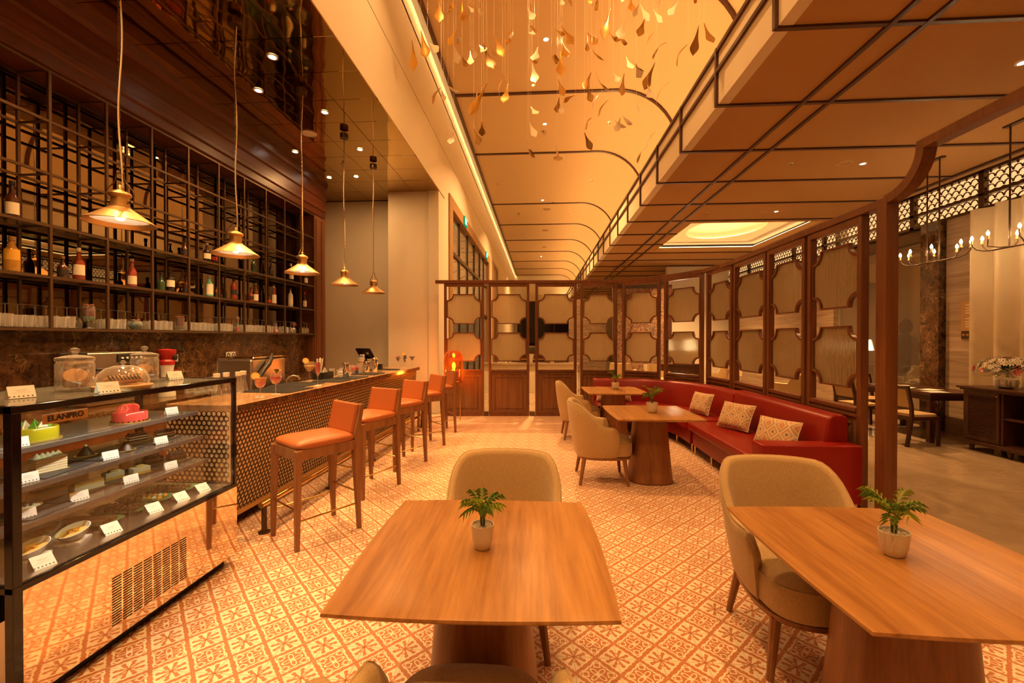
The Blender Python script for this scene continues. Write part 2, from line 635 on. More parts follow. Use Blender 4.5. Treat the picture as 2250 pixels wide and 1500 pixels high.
# light slot between wall and vault
struct(MB().box((-2.32, -4, 6.75), (-2.10, 40, 7.45)).obj('wall_slot', m['cream_paint']))
struct(MB().box((-2.32, -4, 7.40), (-1.80, 40, 7.48)).obj('ceiling_slot', m['cream_paint']))
struct(MB().box((-1.94, -4, 7.17), (-1.90, 40, 7.19)).obj('trim_slot_light', m['cove_glow']))
for z in (5.72,):
    struct(MB().box((-2.105, -4, z), (-2.097, 40, z + 0.006)).obj('trim_wall_joint', m['bar_wood_v']))
struct(MB().box((-3.2, 8.90, 0), (-2.12, 9.5, 4.68)).obj('wall_pillar', m['cream_paint'], bevel=0.004))
struct(MB().box((-5.2, 9.47, 0), (-3.1, 9.7, 4.68)).obj('wall_bar_end', m['cream_paint']))
struct(MB().box((-5.2, -4, 0), (-4.95, 9.6, 4.68)).obj('wall_bar_side', m['bar_wood_v']))
struct(MB().box((-5.2, -4.2, 0), (9, -4, 7.4)).obj('wall_behind', m['cream_paint']))
struct(MB().box((-2.5, 38, 0), (9, 38.2, 7.4)).obj('wall_far', m['cream_paint']))

# ---- vault ceiling with a rounded right shoulder and dark curved battens
HC = 7.12
def vault_pts(off=0.0):
    pts = [(-1.93, HC - off), (-1.9, HC - off), (0.0, HC - off), (1.72, HC - off)]
    for k in range(1, 13):
        a = (PI / 2) * k / 12
        pts.append((1.72 + (1.36 - off) * math.sin(a), HC - 1.36 + (1.36 - off) * math.cos(a)))
    pts.append((3.08 - off, 4.85))
    return pts
vp = vault_pts()
vo = [(x + (.06 if i > 3 else 0), z + .06) for i, (x, z) in enumerate(vp)]
ce = MB().loft([[(x, y, z) for x, z in vp + vo[::-1]] for y in (-4, 38)])
vault = struct(ce.obj('ceiling', m['vault_paint'], smooth=30))
for y in (3.5, 6.6, 9.67, 12.8, 17.6, 20.8, 24.1, 27.3, 30.7, 34.0, 37.3):
    b = MB()
    q0 = vault_pts(-0.004)[1:-1]
    q1 = vault_pts(0.03)[1:-1]
    b.loft([[(q0[i][0], y - .04, q0[i][1]), (q0[i][0], y + .04, q0[i][1]), (q1[i][0], y + .04, q1[i][1]), (q1[i][0], y - .04, q1[i][1])] for i in range(len(q0))])
    b.obj('batten', m['batten_wood'], vault, smooth=30)
MB().box((-1.97, -4, HC - .05), (-1.90, 38, HC + .004)).obj('edge_batten', m['batten_wood'], vault)

# ---- lower soffit with upstand and grid of battens
HS = 4.26
so = MB().box((2.05, -4, HS), (3.4, 38, HS + .1)).box((3.4, -4, HS), (3.52, 10.2, HS + .1))
so = MB()
RX0, RX1, RY0, RY1 = 3.55, 6.50, 10.22, 13.5
so.box((2.12, -4, HS), (RX0, 38, HS + .12)).box((RX1, -4, HS), (9.0, 38, HS + .12))
so.box((RX0, -4, HS), (RX1, RY0, HS + .12)).box((RX0, RY1, HS), (RX1, 38, HS + .12))
soff = struct(so.obj('ceiling_soffit', m['soffit_cloth']))
ups = struct(MB().box((2.05, -4, HS - .002), (2.17, 38, 4.90)).obj('wall_upstand', m['upstand_cloth']))
ys = [3.835 + 1.228 * k for k in range(-6, 28)]
for y in ys:
    if RY0 - .1 < y < RY1 + .1:
        MB().box((2.045, y - .022, HS - .022), (RX0 - .02, y + .022, HS + .002)).obj('batten', m['batten_wood'], soff)
        continue
    MB().box((2.045, y - .022, HS - .022), (6.83, y + .022, HS + .002)).obj('batten', m['batten_wood'], soff)
for x in (2.98, 3.275):
    MB().box((x - .022, -4, HS - .026), (x + .022, 38, HS + .002)).obj('long_batten', m['batten_wood'], soff)
MB().box((6.79, -4, HS - .026), (6.85, 38, HS + .002)).obj('long_batten', m['batten_wood'], soff)
for z in (4.635, 4.875):
    MB().box((2.022, -4, z - .022), (2.052, 38, z + .022)).obj('long_batten', m['batten_wood'], ups)
for y in ys:
    MB().box((2.018, y - .022, HS - .02), (2.052, y + .022, 4.90)).obj('upright_batten', m['batten_wood'], ups)
struct(MB().box((2.20, -4, 4.885), (2.26, 38, 4.905)).obj('trim_upstand_light', m['cove_glow']))
# recessed light tray with oval well
tr_ = MB().box((RX0 - .25, RY0 - .25, HS + .20), (RX1 + .25, RY1 + .25, HS + .32))
tray = MB()
N = 40
cx, cy = (RX0 + RX1) / 2 - .05, (RY0 + RY1) / 2 - .05
ov = [(cx + 0.95 * math.cos(2 * PI * k / N), cy + 1.15 * math.sin(2 * PI * k / N)) for k in range(N)]
ovw = [(cx + 1.12 * math.cos(2 * PI * k / N), cy + 1.32 * math.sin(2 * PI * k / N)) for k in range(N)]
def sqp(k):
    a = 2 * PI * k / N
    c, s_ = math.cos(a), math.sin(a)
    f = 1 / max(abs(c), abs(s_))
    return (cx + (RX1 - RX0) / 2 * 1.15 * c * f, cy + (RY1 - RY0) / 2 * 1.15 * s_ * f)
sq = [sqp(k) for k in range(N)]
tray.loft([[(x, y, HS + .24) for x, y in sq], [(x, y, HS + .24) for x, y in ov], [(x, y, HS + .265) for x, y in ov], [(x, y, HS + .265) for x, y in ovw], [(x, y, HS + .44) for x, y in ovw]], cap=False)
tray.add([(x, y, HS + .44) for x, y in ovw], [tuple(range(N))])
struct(tray.obj('ceiling_tray', m['upstand_cloth']))
gl_ = MB()
for p, q in (((RX0 - .1, RY0 - .1), (RX1 + .1, RY0 - .04)), ((RX0 - .1, RY1 + .04), (RX1 + .1, RY1 + .1)), ((RX0 - .1, RY0), (RX0 - .04, RY1)), ((RX1 + .04, RY0), (RX1 + .1, RY1))):
    gl_.box((*p, HS + .13), (*q, HS + .15))
struct(gl_.obj('trim_tray_light', m['cove_glow']))
og = MB()
ov2 = [(cx + 1.05 * math.cos(2 * PI * k / N), cy + 1.25 * math.sin(2 * PI * k / N)) for k in range(N)]
og.tube([(x, y, HS + .288) for x, y in ov2 + ov2[:1]], 0.018, 6)
struct(og.obj('trim_oval_light', m['cove_glow']))
area('tray_lamp', (cx, cy, HS + .20), 16, 2.6, 2.9, rot=(PI, 0, 0))
area('oval_lamp', (cx, cy, HS + .27), 14, 1.7, 2.1, rot=(PI, 0, 0), shape='ELLIPSE')

# ---- bar ceiling: mirrored panels, .57 pitch
pm = MB().box((-.2815, -.2815, 0), (.2815, .2815, .02)).mesh('ceiling_panel')
pm.materials.append(m['bar_ceiling_mirror'])
bc = struct(MB().box((-5.2, -4, 4.70), (-2.15, 9.6, 4.80)).obj('ceiling_bar', m['black_matt']))
random.seed(3)
for i in range(5):
    for j in range(20):
        x = -2.375 - .57 * i
        y = -1.71 + .57 * j
        if x < -4.7 or y > 9.5:
            continue
        o = bpy.data.objects.new('ceiling_panel', pm)
        COL.objects.link(o)
        o.parent = bc
        o.location = (x, y, 4.678)
        o.rotation_euler = (random.uniform(-.004, .004), random.uniform(-.004, .004), 0)

# ---- timber bulkhead and pilaster of the back bar
bw = MB()
prof = [(-4.95, 3.97), (-4.36, 3.97), (-4.33, 4.0), (-4.33, 4.10), (-4.30, 4.12), (-4.30, 4.17), (-4.33, 4.19), (-4.33, 4.33), (-4.30, 4.35), (-4.30, 4.39), (-4.335, 4.41), (-4.335, 4.56), (-4.29, 4.59), (-4.27, 4.68), (-4.95, 4.68)]
bw.loft([[(x, y, z) for x, z in prof] for y in (-4, 8.42)])
struct(bw.obj('wall_bulkhead', m['bar_wood']))
pil = MB().box((-4.95, 8.02, 0), (-4.33, 8.42, 3.97)).box((-4.34, 8.06, .1), (-4.315, 8.16, 3.9)).box((-4.34, 8.27, .1), (-4.315, 8.38, 3.9)).box((-4.60, 8.0, .9), (-4.36, 8.03, 1.6))
struct(pil.obj('wall_pilaster', m['bar_wood_v'], bevel=.004))
struct(MB().box((-4.80, -4, .92), (-4.52, 8.02, 1.655)).obj('wall_backsplash', m['emperador']))

# ---- glazed portal in the left wall beyond the screen
po = sroot('door_1')
PX = -2.08
fr = m['bronze']
for a, b in (((PX - .2, 9.83, 0), (PX + .02, 10.20, 4.96)), ((PX - .2, 10.20, 4.68), (PX + .02, 17.6, 4.96)), ((PX - .2, 17.6, 0), (PX + .02, 18.0, 4.96))):
    MB().box(a, b).obj('portal_frame', m['portal_timber'], po, bevel=.01)
for y in (11.5, 12.85, 14.2, 15.5, 16.6):
    MB().box((PX - .14, y - .04, 0), (PX - .06, y + .04, 4.7)).obj('mullion', m['bronze'], po)
for z in (2.4, 3.66):
    MB().box((PX - .14, 10.2, z), (PX - .06, 17.6, z + .1)).obj('transom', m['bronze'], po)
yy = [10.2, 11.5, 12.85, 14.2, 15.5, 16.6, 17.6]
for a, b in zip(yy[:-1], yy[1:]):
    for z0, z1 in ((0, 2.4), (2.5, 3.66), (3.76, 4.68)):
        MB().box((PX - .105, a + .04, z0), (PX - .095, b - .04, z1)).obj('pane', m['window_glass'], po)
struct(MB().box((-4.2, 9.75, 0), (-4.0, 18.5, 5)).obj('wall_beyond_portal', m['cream_paint']))
d2 = sroot('door_2')
for a, b in (((PX - .05, 19.1, 0), (PX + .03, 19.5, 5.06)), ((PX - .05, 21.2, 0), (PX + .03, 21.5, 5.06)), ((PX - .05, 19.5, 4.9), (PX + .03, 21.2, 5.06))):
    MB().box(a, b).obj('portal_frame', m['portal_timber'], d2)
MB().box((PX - .04, 19.5, 0), (PX - .005, 21.2, 4.9)).obj('door_leaf', m['kick_wood'], d2)
for k, y in enumerate((11.8, 16.6)):
    ex = thing('exit_sign', ('green emergency exit sign on the portal head nearer the pillar', 'green emergency exit sign at the far end of the portal head')[k], 'exit sign', (PX + .03, y, 4.70), 0, 'exit signs over the portal')
    MB().box((0, -.20, -.01), (.03, .20, .23)).obj('housing', m['exit_green'], ex)
    mm = MB()
    mm.box((.03, -.15, .03), (.034, -.02, .21))
    mm.obj('door_pictogram', m['exit_white'], ex)
    run = MB()
    run.lathe([(.0, -.022), (.018, -.012), (.022, 0), (.018, .012), (0, .022)], 8, (.034, .09, .19))
    run.bar((.034, .085, .165), (.034, .07, .10), .006, .035, (0, 1, 0)).bar((.034, .07, .10), (.034, .12, .04), .006, .022, (0, 1, 0)).bar((.034, .07, .10), (.034, .03, .05), .006, .022, (0, 1, 0)).bar((.034, .08, .16), (.034, .035, .13), .006, .016, (0, 1, 0))
    run.obj('running_figure', m['exit_white'], ex)

# ---- right wall: travertine, marble column, curtains, fish-scale lattice frieze
XW = 6.92
struct(MB().box((XW, -4, 0), (XW + .2, 7.72, 3.6)).box((XW, 10.5, 0), (XW + .2, 38, 3.6)).obj('wall_right', m['travertine']))
struct(MB().box((XW - .10, 7.74, 0), (XW + .25, 8.10, 3.6)).obj('wall_column', m['emperador'], bevel=.006))
struct(MB().box((XW + 2.6, 6.5, 0), (XW + 2.8, 13, 4.3)).obj('wall_niche', m['cream_paint']))
struct(MB().box((XW + .1, 10.45, 0), (XW + 2.7, 10.6, 4.3)).obj('wall_niche_end', m['cream_paint']))
win = sroot('window_1')
MB().box((XW + .10, 8.10, .25), (XW + .115, 10.5, 3.5)).obj('pane', m['window_glass'], win)
for a, b in (((XW + .05, 8.1, 0), (XW + .17, 10.5, .25)), ((XW + .05, 8.1, 3.35), (XW + .17, 10.5, 3.6)), ((XW + .06, 9.25, .2), (XW + .16, 9.31, 3.4))):
    MB().box(a, b).obj('window_frame', m['bronze'], win)
fz = sroot('wall_frieze')
MB().box((XW + .28, -4, 3.55), (XW + .33, 38, 4.3)).obj('light_panel', m['frieze_glow'], fz)
for z in (3.58, 3.80, 4.16):
    MB().box((XW - .03, -4, z), (XW + .05, 38, z + .045)).obj('frieze_rail', m['bronze'], fz)
for k in range(-3, 28):
    y = 7.13 + 1.24 * k
    MB().box((XW - .03, y - .04, 3.58), (XW + .05, y + .04, 4.2)).obj('frieze_post', m['bronze'], fz)
sc_ = MB()
rad = 0.062
for row in range(7):
    z = 3.63 + row * 0.083
    for k in range(int(17 / (rad * 2))):
        y = 1.5 + k * rad * 2 + (rad if row % 2 else 0)
        pts = [(y + (rad + .004) * math.cos(PI * i / 6), z + (rad + .012) * math.sin(PI * i / 6)) for i in range(7)]
        pin = [(y + (rad - .008) * math.cos(PI * i / 6), z + (rad - .002) * math.sin(PI * i / 6)) for i in range(7)]
        sc_.loft([[(XW, a[0], a[1]), (XW, b[0], b[1]), (XW + .015, b[0], b[1]), (XW + .015, a[0], a[1])] for a, b in zip(pts, pin)])
lo = sc_.obj('scale_lattice', m['bronze'], fz)
lo['kind'] = 'stuff'

# ---- ceiling fittings
dl = thing('downlight', 'x', 'downlight')
MB().lathe([(.052, 0), (.052, -.006), (.036, -.006), (.034, .0)], 16, cap=False).obj('rim', m['white_plastic'], dl)
MB().lathe([(.0001, -.003), (.036, -.003)], 16, cap=False).obj('lens', m['downlight_glow'], dl)
names = []
first = True
def put_dl(loc, label, group, sc=1.0):
    global first
    if first:
        first = False
        dl.location = loc
        dl['label'] = label
        dl['group'] = group
        dl.scale = (sc,) * 3
        return
    dup(dl, loc, 0, label, group, sc)
for x, y in VAULT_DL:
    if y > 3:
        put_dl((x, y, HC - .002), 'small round downlight recessed in the high vault ceiling', 'downlights in the vault', 1.25)
for x, y in SOFFIT_DL:
    if 4 < y < 13:
        put_dl((x, y, HS - .002), 'small round downlight recessed in the brown soffit', 'downlights in the soffit')
for x, y in BAR_DL:
    if y > 3.5:
        put_dl((x, y, 4.674), 'small lit downlight in the mirrored bar ceiling', 'downlights in the bar ceiling', 1.1)
sp_ = thing('ceiling_speaker', 'flat round white speaker grille in the mirrored bar ceiling', 'speaker', (-3.468, 6.27, 4.674))
MB().lathe([(.0001, -.006), (.09, -.006), (.10, 0)], 24).obj('grille', m['white_plastic'], sp_)
MB().lathe([(.101, -.008), (.108, -.008), (.110, 0), (.10, 0)], 24, cap=False).obj('rim', m['white_paper'], sp_)
def sensor(loc, label, group, big=1.0):
    s_ = thing('sprinkler', label, 'sprinkler', loc, 0, group)
    s_.scale = (big,) * 3
    MB().lathe([(.0001, -.004), (.030, -.004), (.034, 0)], 14).obj('plate', m['steel'], s_)
    MB().lathe([(.0001, -.045), (.018, -.045), (.018, -.041), (.006, -.038), (.006, 0)], 10).obj('head', m['brass_dull'], s_)
for x, y in ((-1.5, 7.88), (1.81, 11.1), (.14, 11.5), (-1.47, 15.27), (1.85, 15.1), (.6, 17.5), (-.9, 19), (1.3, 19)):
    sensor((x, y, HC), 'tiny sprinkler head on the high vault ceiling', 'sprinklers in the vault', 1.8)
for x, y in ((3.85, 6.81), (3.6, 9.4)):
    sensor((x, y, HS), 'tiny sprinkler head on the brown soffit', 'sprinklers in the soffit')
for x, y in ((-3.494, 7.44),):
    sensor((x, y, 4.675), 'tiny white detector on the mirrored bar ceiling', 'detectors in the bar ceiling', 1.3)
for x, y in ((4.67, 6.87), (4.75, 9.45)):
    s_ = thing('ceiling_speaker', 'round tan speaker disc on the soffit beside a downlight', 'speaker', (x, y, HS), 0, 'speakers in the soffit')
    MB().lathe([(.0001, -.005), (.08, -.005), (.09, 0)], 20).obj('grille', m['soffit_cloth'], s_)
    MB().lathe([(.091, -.006), (.098, -.006), (.10, 0)], 20, cap=False).obj('rim', m['upstand_cloth'], s_)
for x, y in ((.6, 13.23), (.35, 18.4), (.35, 22.0), (.35, 26)):
    s_ = thing('ceiling_speaker', 'round dark speaker disc on the high vault ceiling', 'speaker', (x, y, HC), 0, 'speakers in the vault')
    MB().lathe([(.0001, -.03), (.13, -.03), (.16, 0)], 20).obj('grille', m['soffit_cloth'], s_)
    MB().lathe([(.161, -.01), (.175, -.01), (.18, 0)], 20, cap=False).obj('rim', m['upstand_cloth'], s_)

# ================================================================== BACK BAR SHELVING
FX_ = -4.33
YP = [3.03, 3.53, 4.03, 4.53, 5.03, 5.53, 6.03, 6.53, 7.03, 7.52, 7.98]
ZL = [1.668, 2.13, 2.585, 3.045, 3.51, 3.955]
sf = thing('bar_shelf_frame', 'tall dark bronze grid of open bar shelving over marble', 'shelf', (0, 0, 0))
for xf in (FX_, FX_ - .30):
    for y in YP:
        MB().box((xf - .011, y - .011, ZL[0] - .02), (xf + .011, y + .011, ZL[-1])).obj('upright', m['frame_metal'], sf)
    for z in ZL:
        MB().box((xf - .010, 2.5, z - .022), (xf + .010, 7.99, z)).obj('rail', m['frame_metal'], sf)
for y in YP:
    for z in ZL:
        MB().box((FX_ - .30, y - .008, z - .018), (FX_, y + .008, z - .002)).obj('cross_bar', m['frame_metal'], sf)
for k, z in enumerate(ZL[:3]):
    MB().box((FX_ - .30, 2.5, z), (FX_ + .004, 7.98, z + .008)).obj('glass_shelf', m['shelf_glass'], sf)
mir = MB().box((-4.72, -2.0, 1.66), (-4.70, 8.0, 3.96))
tag(mir.obj('bar_mirror', m['mirror']), 'big tinted mirror behind the bottle shelves', 'mirror')
# back counter
bcn = thing('back_counter', 'timber back counter with a brown marble top under the shelving', 'counter', (0, 0, 0))
MB().box((-4.55, -1, .86), (-3.92, 7.99, .92)).obj('worktop', m['emperador'], bcn, bevel=.004)
for k in range(9):
    y = -1.0 + .995 * k
    MB().box((-4.5, y, .1), (-3.97, y + .97, .86)).obj('cabinet_door', m['bar_wood_v'], bcn, bevel=.006)
# socket outlets
so_ = thing('socket', 'x', 'socket', (0, 0, 0))
MB().box((-.0, -.045, -.045), (.012, .045, .045)).obj('plate', m['white_plastic'], so_, bevel=.004)
MB().lathe([(.032, 0), (.032, .012), (.028, .014), (.0001, .010)], 16, M=Matrix.Rotation(R(90), 4, 'Y')).obj('dial', m['black_matt'], so_)
YS = [(4.93, 'first white wall socket from the juicer'), (5.02, 'second white wall socket from the juicer'), (5.93, 'white wall socket nearest the ice bin'), (6.03, 'rightmost white socket on the marble above the ice bin')]
for i, (y, l) in enumerate(YS):
    if i == 0:
        so_.location = (-4.515, y, 1.335)
        so_['label'] = l + ', set in dark marble'
        so_['group'] = 'sockets on the backsplash'
    else:
        dup(so_, (-4.515, y, 1.335), 0, l + ', set in dark marble')
# bottles
def bottle(name, loc, prof, liquid, label, cap, cmat, bandz=None, bmat=None, text=None, flat=1.0, cat='bottle', group='bottles on the bar shelves', rz=0):
    b = thing(name, label, cat, loc, rz, group)
    o = MB().lathe(prof, 18).obj('body', liquid, b, smooth=40)
    o.scale = (flat, 1, 1)
    r, z0 = prof[-1]
    MB().lathe([(r + .003, z0 - .002), (r + .004, z0 + cap), (.0001, z0 + cap + .002)], 14).obj('cap', cmat, b, smooth=40)
    if bandz:
        a, c = bandz
        rb = max(p[0] for p in prof) + .0008
        lb_ = MB()
        n = 9
        pts = [(rb * flat * math.cos(t_), rb * math.sin(t_)) for t_ in [R(-62 + 124 * i / (n - 1)) for i in range(n)]]
        lb_.loft([[(x, y, z) for x, y in pts] for z in (a, c)], closed=False)
        lb_.obj('paper_label', bmat, b)
    return b
plain('whisky', (.12, .03, .006), 0.06, coat=.5)
plain('whisky_red', (.20, .028, .008), 0.06, coat=.5)
plain('brandy_dark', (.05, .012, .006), 0.06, coat=.5)
plain('tequila', (.40, .20, .03), 0.06, coat=.5)
plain('gin_teal', (.12, .36, .30), 0.06, coat=.5)
plain('green_bottle', (.025, .06, .022), 0.06, coat=.5)
plain('vodka_clear', (.60, .58, .54), 0.08, coat=.5)
plain('rose_gin', (.26, .05, .035), 0.06, coat=.5)
plain('wine_dark', (.012, .008, .008), 0.07, coat=.5)
plain('label_cream', (.74, .66, .52), 0.7)
plain('label_yellow', (.70, .38, .04), 0.7)
plain('label_red', (.45, .03, .02), 0.7)
plain('label_black', (.02, .018, .016), 0.6)
plain('cork', (.40, .26, .14), 0.8)
plain('cap_red', (.40, .02, .02), 0.4)
plain('cap_blue', (.05, .07, .28), 0.4)
def bp(r, h, neck=.014, sh=.6):
    return [(.001, 0), (r, 0), (r, h * sh), (r * .8, h * (sh + .08)), (neck * 1.3, h * (sh + .17)), (neck, h * .9), (neck, h * .93)]
X1 = -4.44
z1_, z2_ = ZL[1] + .009, ZL[2] + .009
rows = [
 (3.34, z2_, bp(.045, .30, .016, .52), 'brandy_dark', 'dark square-shouldered spirit bottle with a cream label on the upper shelf', .035, 'black_matt', (.03, .13), 'label_cream', .8),
 (3.335, z1_, bp(.050, .29, .02, .58), 'tequila', 'golden tequila bottle with yellow and red labels', .03, 'cork', (.10, .19), 'label_yellow', .8),
 (3.86, z1_, bp(.046, .30, .014, .56), 'whisky_red', 'red brandy bottle with an ornate cream label', .035, 'label_cream', (.05, .15), 'label_cream', .85),
 (3.72, z1_, bp(.040, .20, .012, .5), 'brandy_dark', 'squat dark bottle with gold shoulders beside the red brandy', .02, 'brass_dull', (.03, .08), 'label_black', .9),
 (4.40, z1_, bp(.042, .30, .015, .55), 'rose_gin', 'pink-topped bottle with a white label in the fourth bay', .03, 'cork', (.03, .12), 'label_cream', .9),
 (4.76, z1_, bp(.036, .20, .012, .5), 'green_bottle', 'small green flask beside the black liqueur bottle', .03, 'black_matt', None, None, .9),
 (4.885, z1_, bp(.046, .24, .016, .62), 'wine_dark', 'black liqueur bottle with a white diamond label', .03, 'black_matt', (.06, .14), 'label_cream', .8),
 (5.12, z1_, bp(.044, .19, .014, .6), 'brandy_dark', 'squat dark brown rum bottle with a black stopper', .035, 'black_matt', (.03, .07), 'label_black', .9),
 (5.50, z1_, bp(.045, .27, .016, .6), 'gin_teal', 'pale teal gin bottle with a white label', .025, 'steel', (.03, .17), 'label_cream', .8),
 (5.62, z1_, bp(.030, .14, .010, .6), 'whisky', 'miniature brown bottle behind the teal gin', .02, 'black_matt', (.03, .06), 'label_black', 1.0),
 (5.96, z1_, bp(.042, .30, .015, .66), 'whisky_red', 'square amber whisky bottle with a slanted black label', .03, 'black_matt', (.07, .15), 'label_black', .8),
 (6.44, z1_, bp(.040, .30, .014, .55), 'whisky', 'amber whisky bottle with a green cap and cream label', .03, 'green_ceramic', (.03, .13), 'label_cream', .9),
 (6.33, z1_, bp(.040, .22, .012, .45), 'whisky_red', 'round amber bottle left of the green-capped whisky', .02, 'black_matt', (.04, .09), 'label_black', .9),
 (6.90, z1_, bp(.040, .31, .014, .5), 'rose_gin', 'pinkish spirit bottle with a tall white label', .03, 'label_cream', (.03, .17), 'label_cream', .9),
 (6.77, z1_, bp(.030, .16, .010, .45), 'brandy_dark', 'little dark bottle left of the pinkish spirit', .02, 'black_matt', (.03, .07), 'label_red', .9),
 (7.38, z1_, bp(.043, .33, .014, .62), 'vodka_clear', 'tall frosted clear vodka bottle with a blue cap', .03, 'cap_blue', (.05, .15), 'label_cream', 1.0),
 (7.84, z1_, bp(.038, .29, .014, .6), 'wine_dark', 'dark wine bottle with a red capsule and white label', .05, 'cap_red', (.04, .15), 'label_cream', 1.0),
 (5.10, z2_, bp(.044, .22, .015, .45), 'brandy_dark', 'dark round bottle on the upper shelf left of the middle lamp', .04, 'black_matt', (.04, .09), 'label_black', .8),
 (5.46, z2_, bp(.046, .25, .014, .55), 'wine_dark', 'dark square bottle with a silver collar on the upper shelf', .03, 'steel', (.05, .12), 'label_cream', .7),
 (5.60, z2_, bp(.044, .22, .014, .55), 'wine_dark', 'dark round bottle just behind the silver-collared one', .03, 'black_matt', (.05, .10), 'label_red', .9),
 (6.40, z2_, bp(.040, .28, .014, .5), 'green_bottle', 'green-grey bottle on the upper shelf right of the second lamp', .03, 'black_matt', (.05, .12), 'label_black', .9),
 (6.83, z2_, bp(.036, .27, .013, .55), 'wine_dark', 'slim black bottle on the upper shelf near its dim end', .04, 'black_matt', (.05, .12), 'label_black', .9),
 (7.40, z2_, bp(.042, .30, .014, .55), 'green_bottle', 'bottle with a white stopper above the vodka', .05, 'white_plastic', (.05, .12), 'label_cream', .9),
 (7.88, z2_, bp(.038, .29, .014, .6), 'wine_dark', 'dark bottle with a cream label above the red-capped wine', .03, 'black_matt', (.04, .13), 'label_cream', 1.0),
]
for y, z, prof, liq, lab, cap, cm_, bz, bm_, fl in rows:
    bt = bottle('bottle', (X1, y, z), prof, m[liq], lab, cap, m[cm_], bz, m[bm_] if bm_ else None, None, fl, rz=R(-35))
# glassware: tumblers in front, upturned stemware behind
tum = thing('tumbler', 'x', 'glass')
MB().lathe([(.030, 0), (.034, .11), (.032, .11), (.028, .012), (.0001, .012)], 14, cap=False).obj('bowl', m['clear_glass'], tum, smooth=40)
MB().lathe([(.0001, 0), (.029, 0), (.029, .010), (.0001, .010)], 14).obj('base', m['clear_glass'], tum, smooth=40)
stw = thing('stem_glass', 'x', 'glass')
MB().lathe([(.030, 0), (.036, .03), (.036, .055), (.024, .085), (.006, .098)], 14, cap=False).obj('bowl', m['clear_glass'], stw, smooth=50)
MB().lathe([(.006, .096), (.004, .11), (.004, .165), (.006, .175)], 8).obj('stem', m['clear_glass'], stw, smooth=50)
MB().lathe([(.006, .174), (.034, .180), (.036, .182), (.0001, .183)], 14).obj('foot', m['clear_glass'], stw, smooth=50)
zt = ZL[0] + .009
bays = ['first', 'second', 'third', 'fourth', 'fifth', 'sixth', 'seventh', 'eighth', 'ninth']
fT = fS = True
for k in range(9):
    y0 = YP[k] + .05 if k else 3.10
    nt = 6 if k < 8 else 5
    for i in range(nt):
        for r_ in range(2):
            loc = (-4.375 - .078 * r_, y0 + .074 * i + random.uniform(-.004, .004), zt)
            if min(abs(loc[1] - q) for q in (3.90, 4.38, 4.96, 5.96, 6.87, 7.30, 7.39, 7.48, 7.57, 7.62, 7.72)) < (.098, .07)[r_]:
                continue
            lab = 'clear tumbler standing in the %s bay of the lowest bar shelf' % bays[k]
            if fT:
                fT = False
                tum.location = loc
                tum['label'] = lab
                tum['group'] = 'tumblers, %s bay' % bays[k]
            else:
                dup(tum, loc, 0, lab, 'tumblers, %s bay' % bays[k], random.uniform(.88, 1.02))
    for i in range(5 if k != 4 else 3):
        loc = (-4.56, y0 + .01 + .088 * i, zt)
        lab = 'upturned wine glass behind the tumblers in the %s shelf bay' % bays[k]
        if fS:
            fS = False
            stw.location = loc
            stw['label'] = lab
            stw['group'] = 'upturned stemware, %s bay' % bays[k]
        else:
            dup(stw, loc, 0, lab, 'upturned stemware, %s bay' % bays[k], 1.12)
# upturned highball row on the back counter
for i in range(11):
    for r_ in range(2):
        dup(tum, (-4.06 - .108 * r_, 4.84 + .108 * i, .921), 0, 'clear highball glass in the rows on the back counter', 'highball rows on the back counter', 1.5)
# mixed drinks on the lowest shelf
plain('drink_green', (.02, .20, .10), 0.08, coat=.6)
plain('drink_teal', (.02, .16, .17), 0.08, coat=.6)
plain('drink_red', (.52, .02, .025), 0.08, coat=.6)
plain('drink_maroon', (.13, .012, .02), 0.08, coat=.6)
plain('drink_orange', (.72, .20, .02), 0.08, coat=.6)
plain('drink_blue', (.02, .10, .40), 0.08, coat=.6)
plain('drink_navy', (.02, .02, .12), 0.08, coat=.6)
plain('citrus', (.76, .42, .06), 0.5)
plain('citrus_rind', (.62, .26, .03), 0.5)
plain('petal_red', (.45, .03, .03), 0.5)
plain('orchid', (.80, .42, .26), 0.5)
plain('pineapple', (.72, .52, .12), 0.6)
def slice_(parent, loc, r=.03, tilt=20):
    o = MB().lathe([(.0001, -.002), (r * .86, -.002), (r * .86, .002), (.0001, .002)], 18).obj('citrus_slice', m['citrus'], parent)
    q = MB().lathe([(r * .86, -.0025), (r, -.0025), (r, .0025), (r * .86, .0025)], 18, cap=False).obj('rind', m['citrus_rind'], o)
    w_ = MB()
    for k in range(8):
        a = k * PI / 4
        w_.bar((r * .1 * math.cos(a), r * .1 * math.sin(a), .0022), (r * .78 * math.cos(a), r * .78 * math.sin(a), .0022), .0016, .001)
    w_.obj('pith', m['label_cream'], o)
    o.location = loc
    o.rotation_euler = (R(90 - tilt), 0, R(40))
    return o
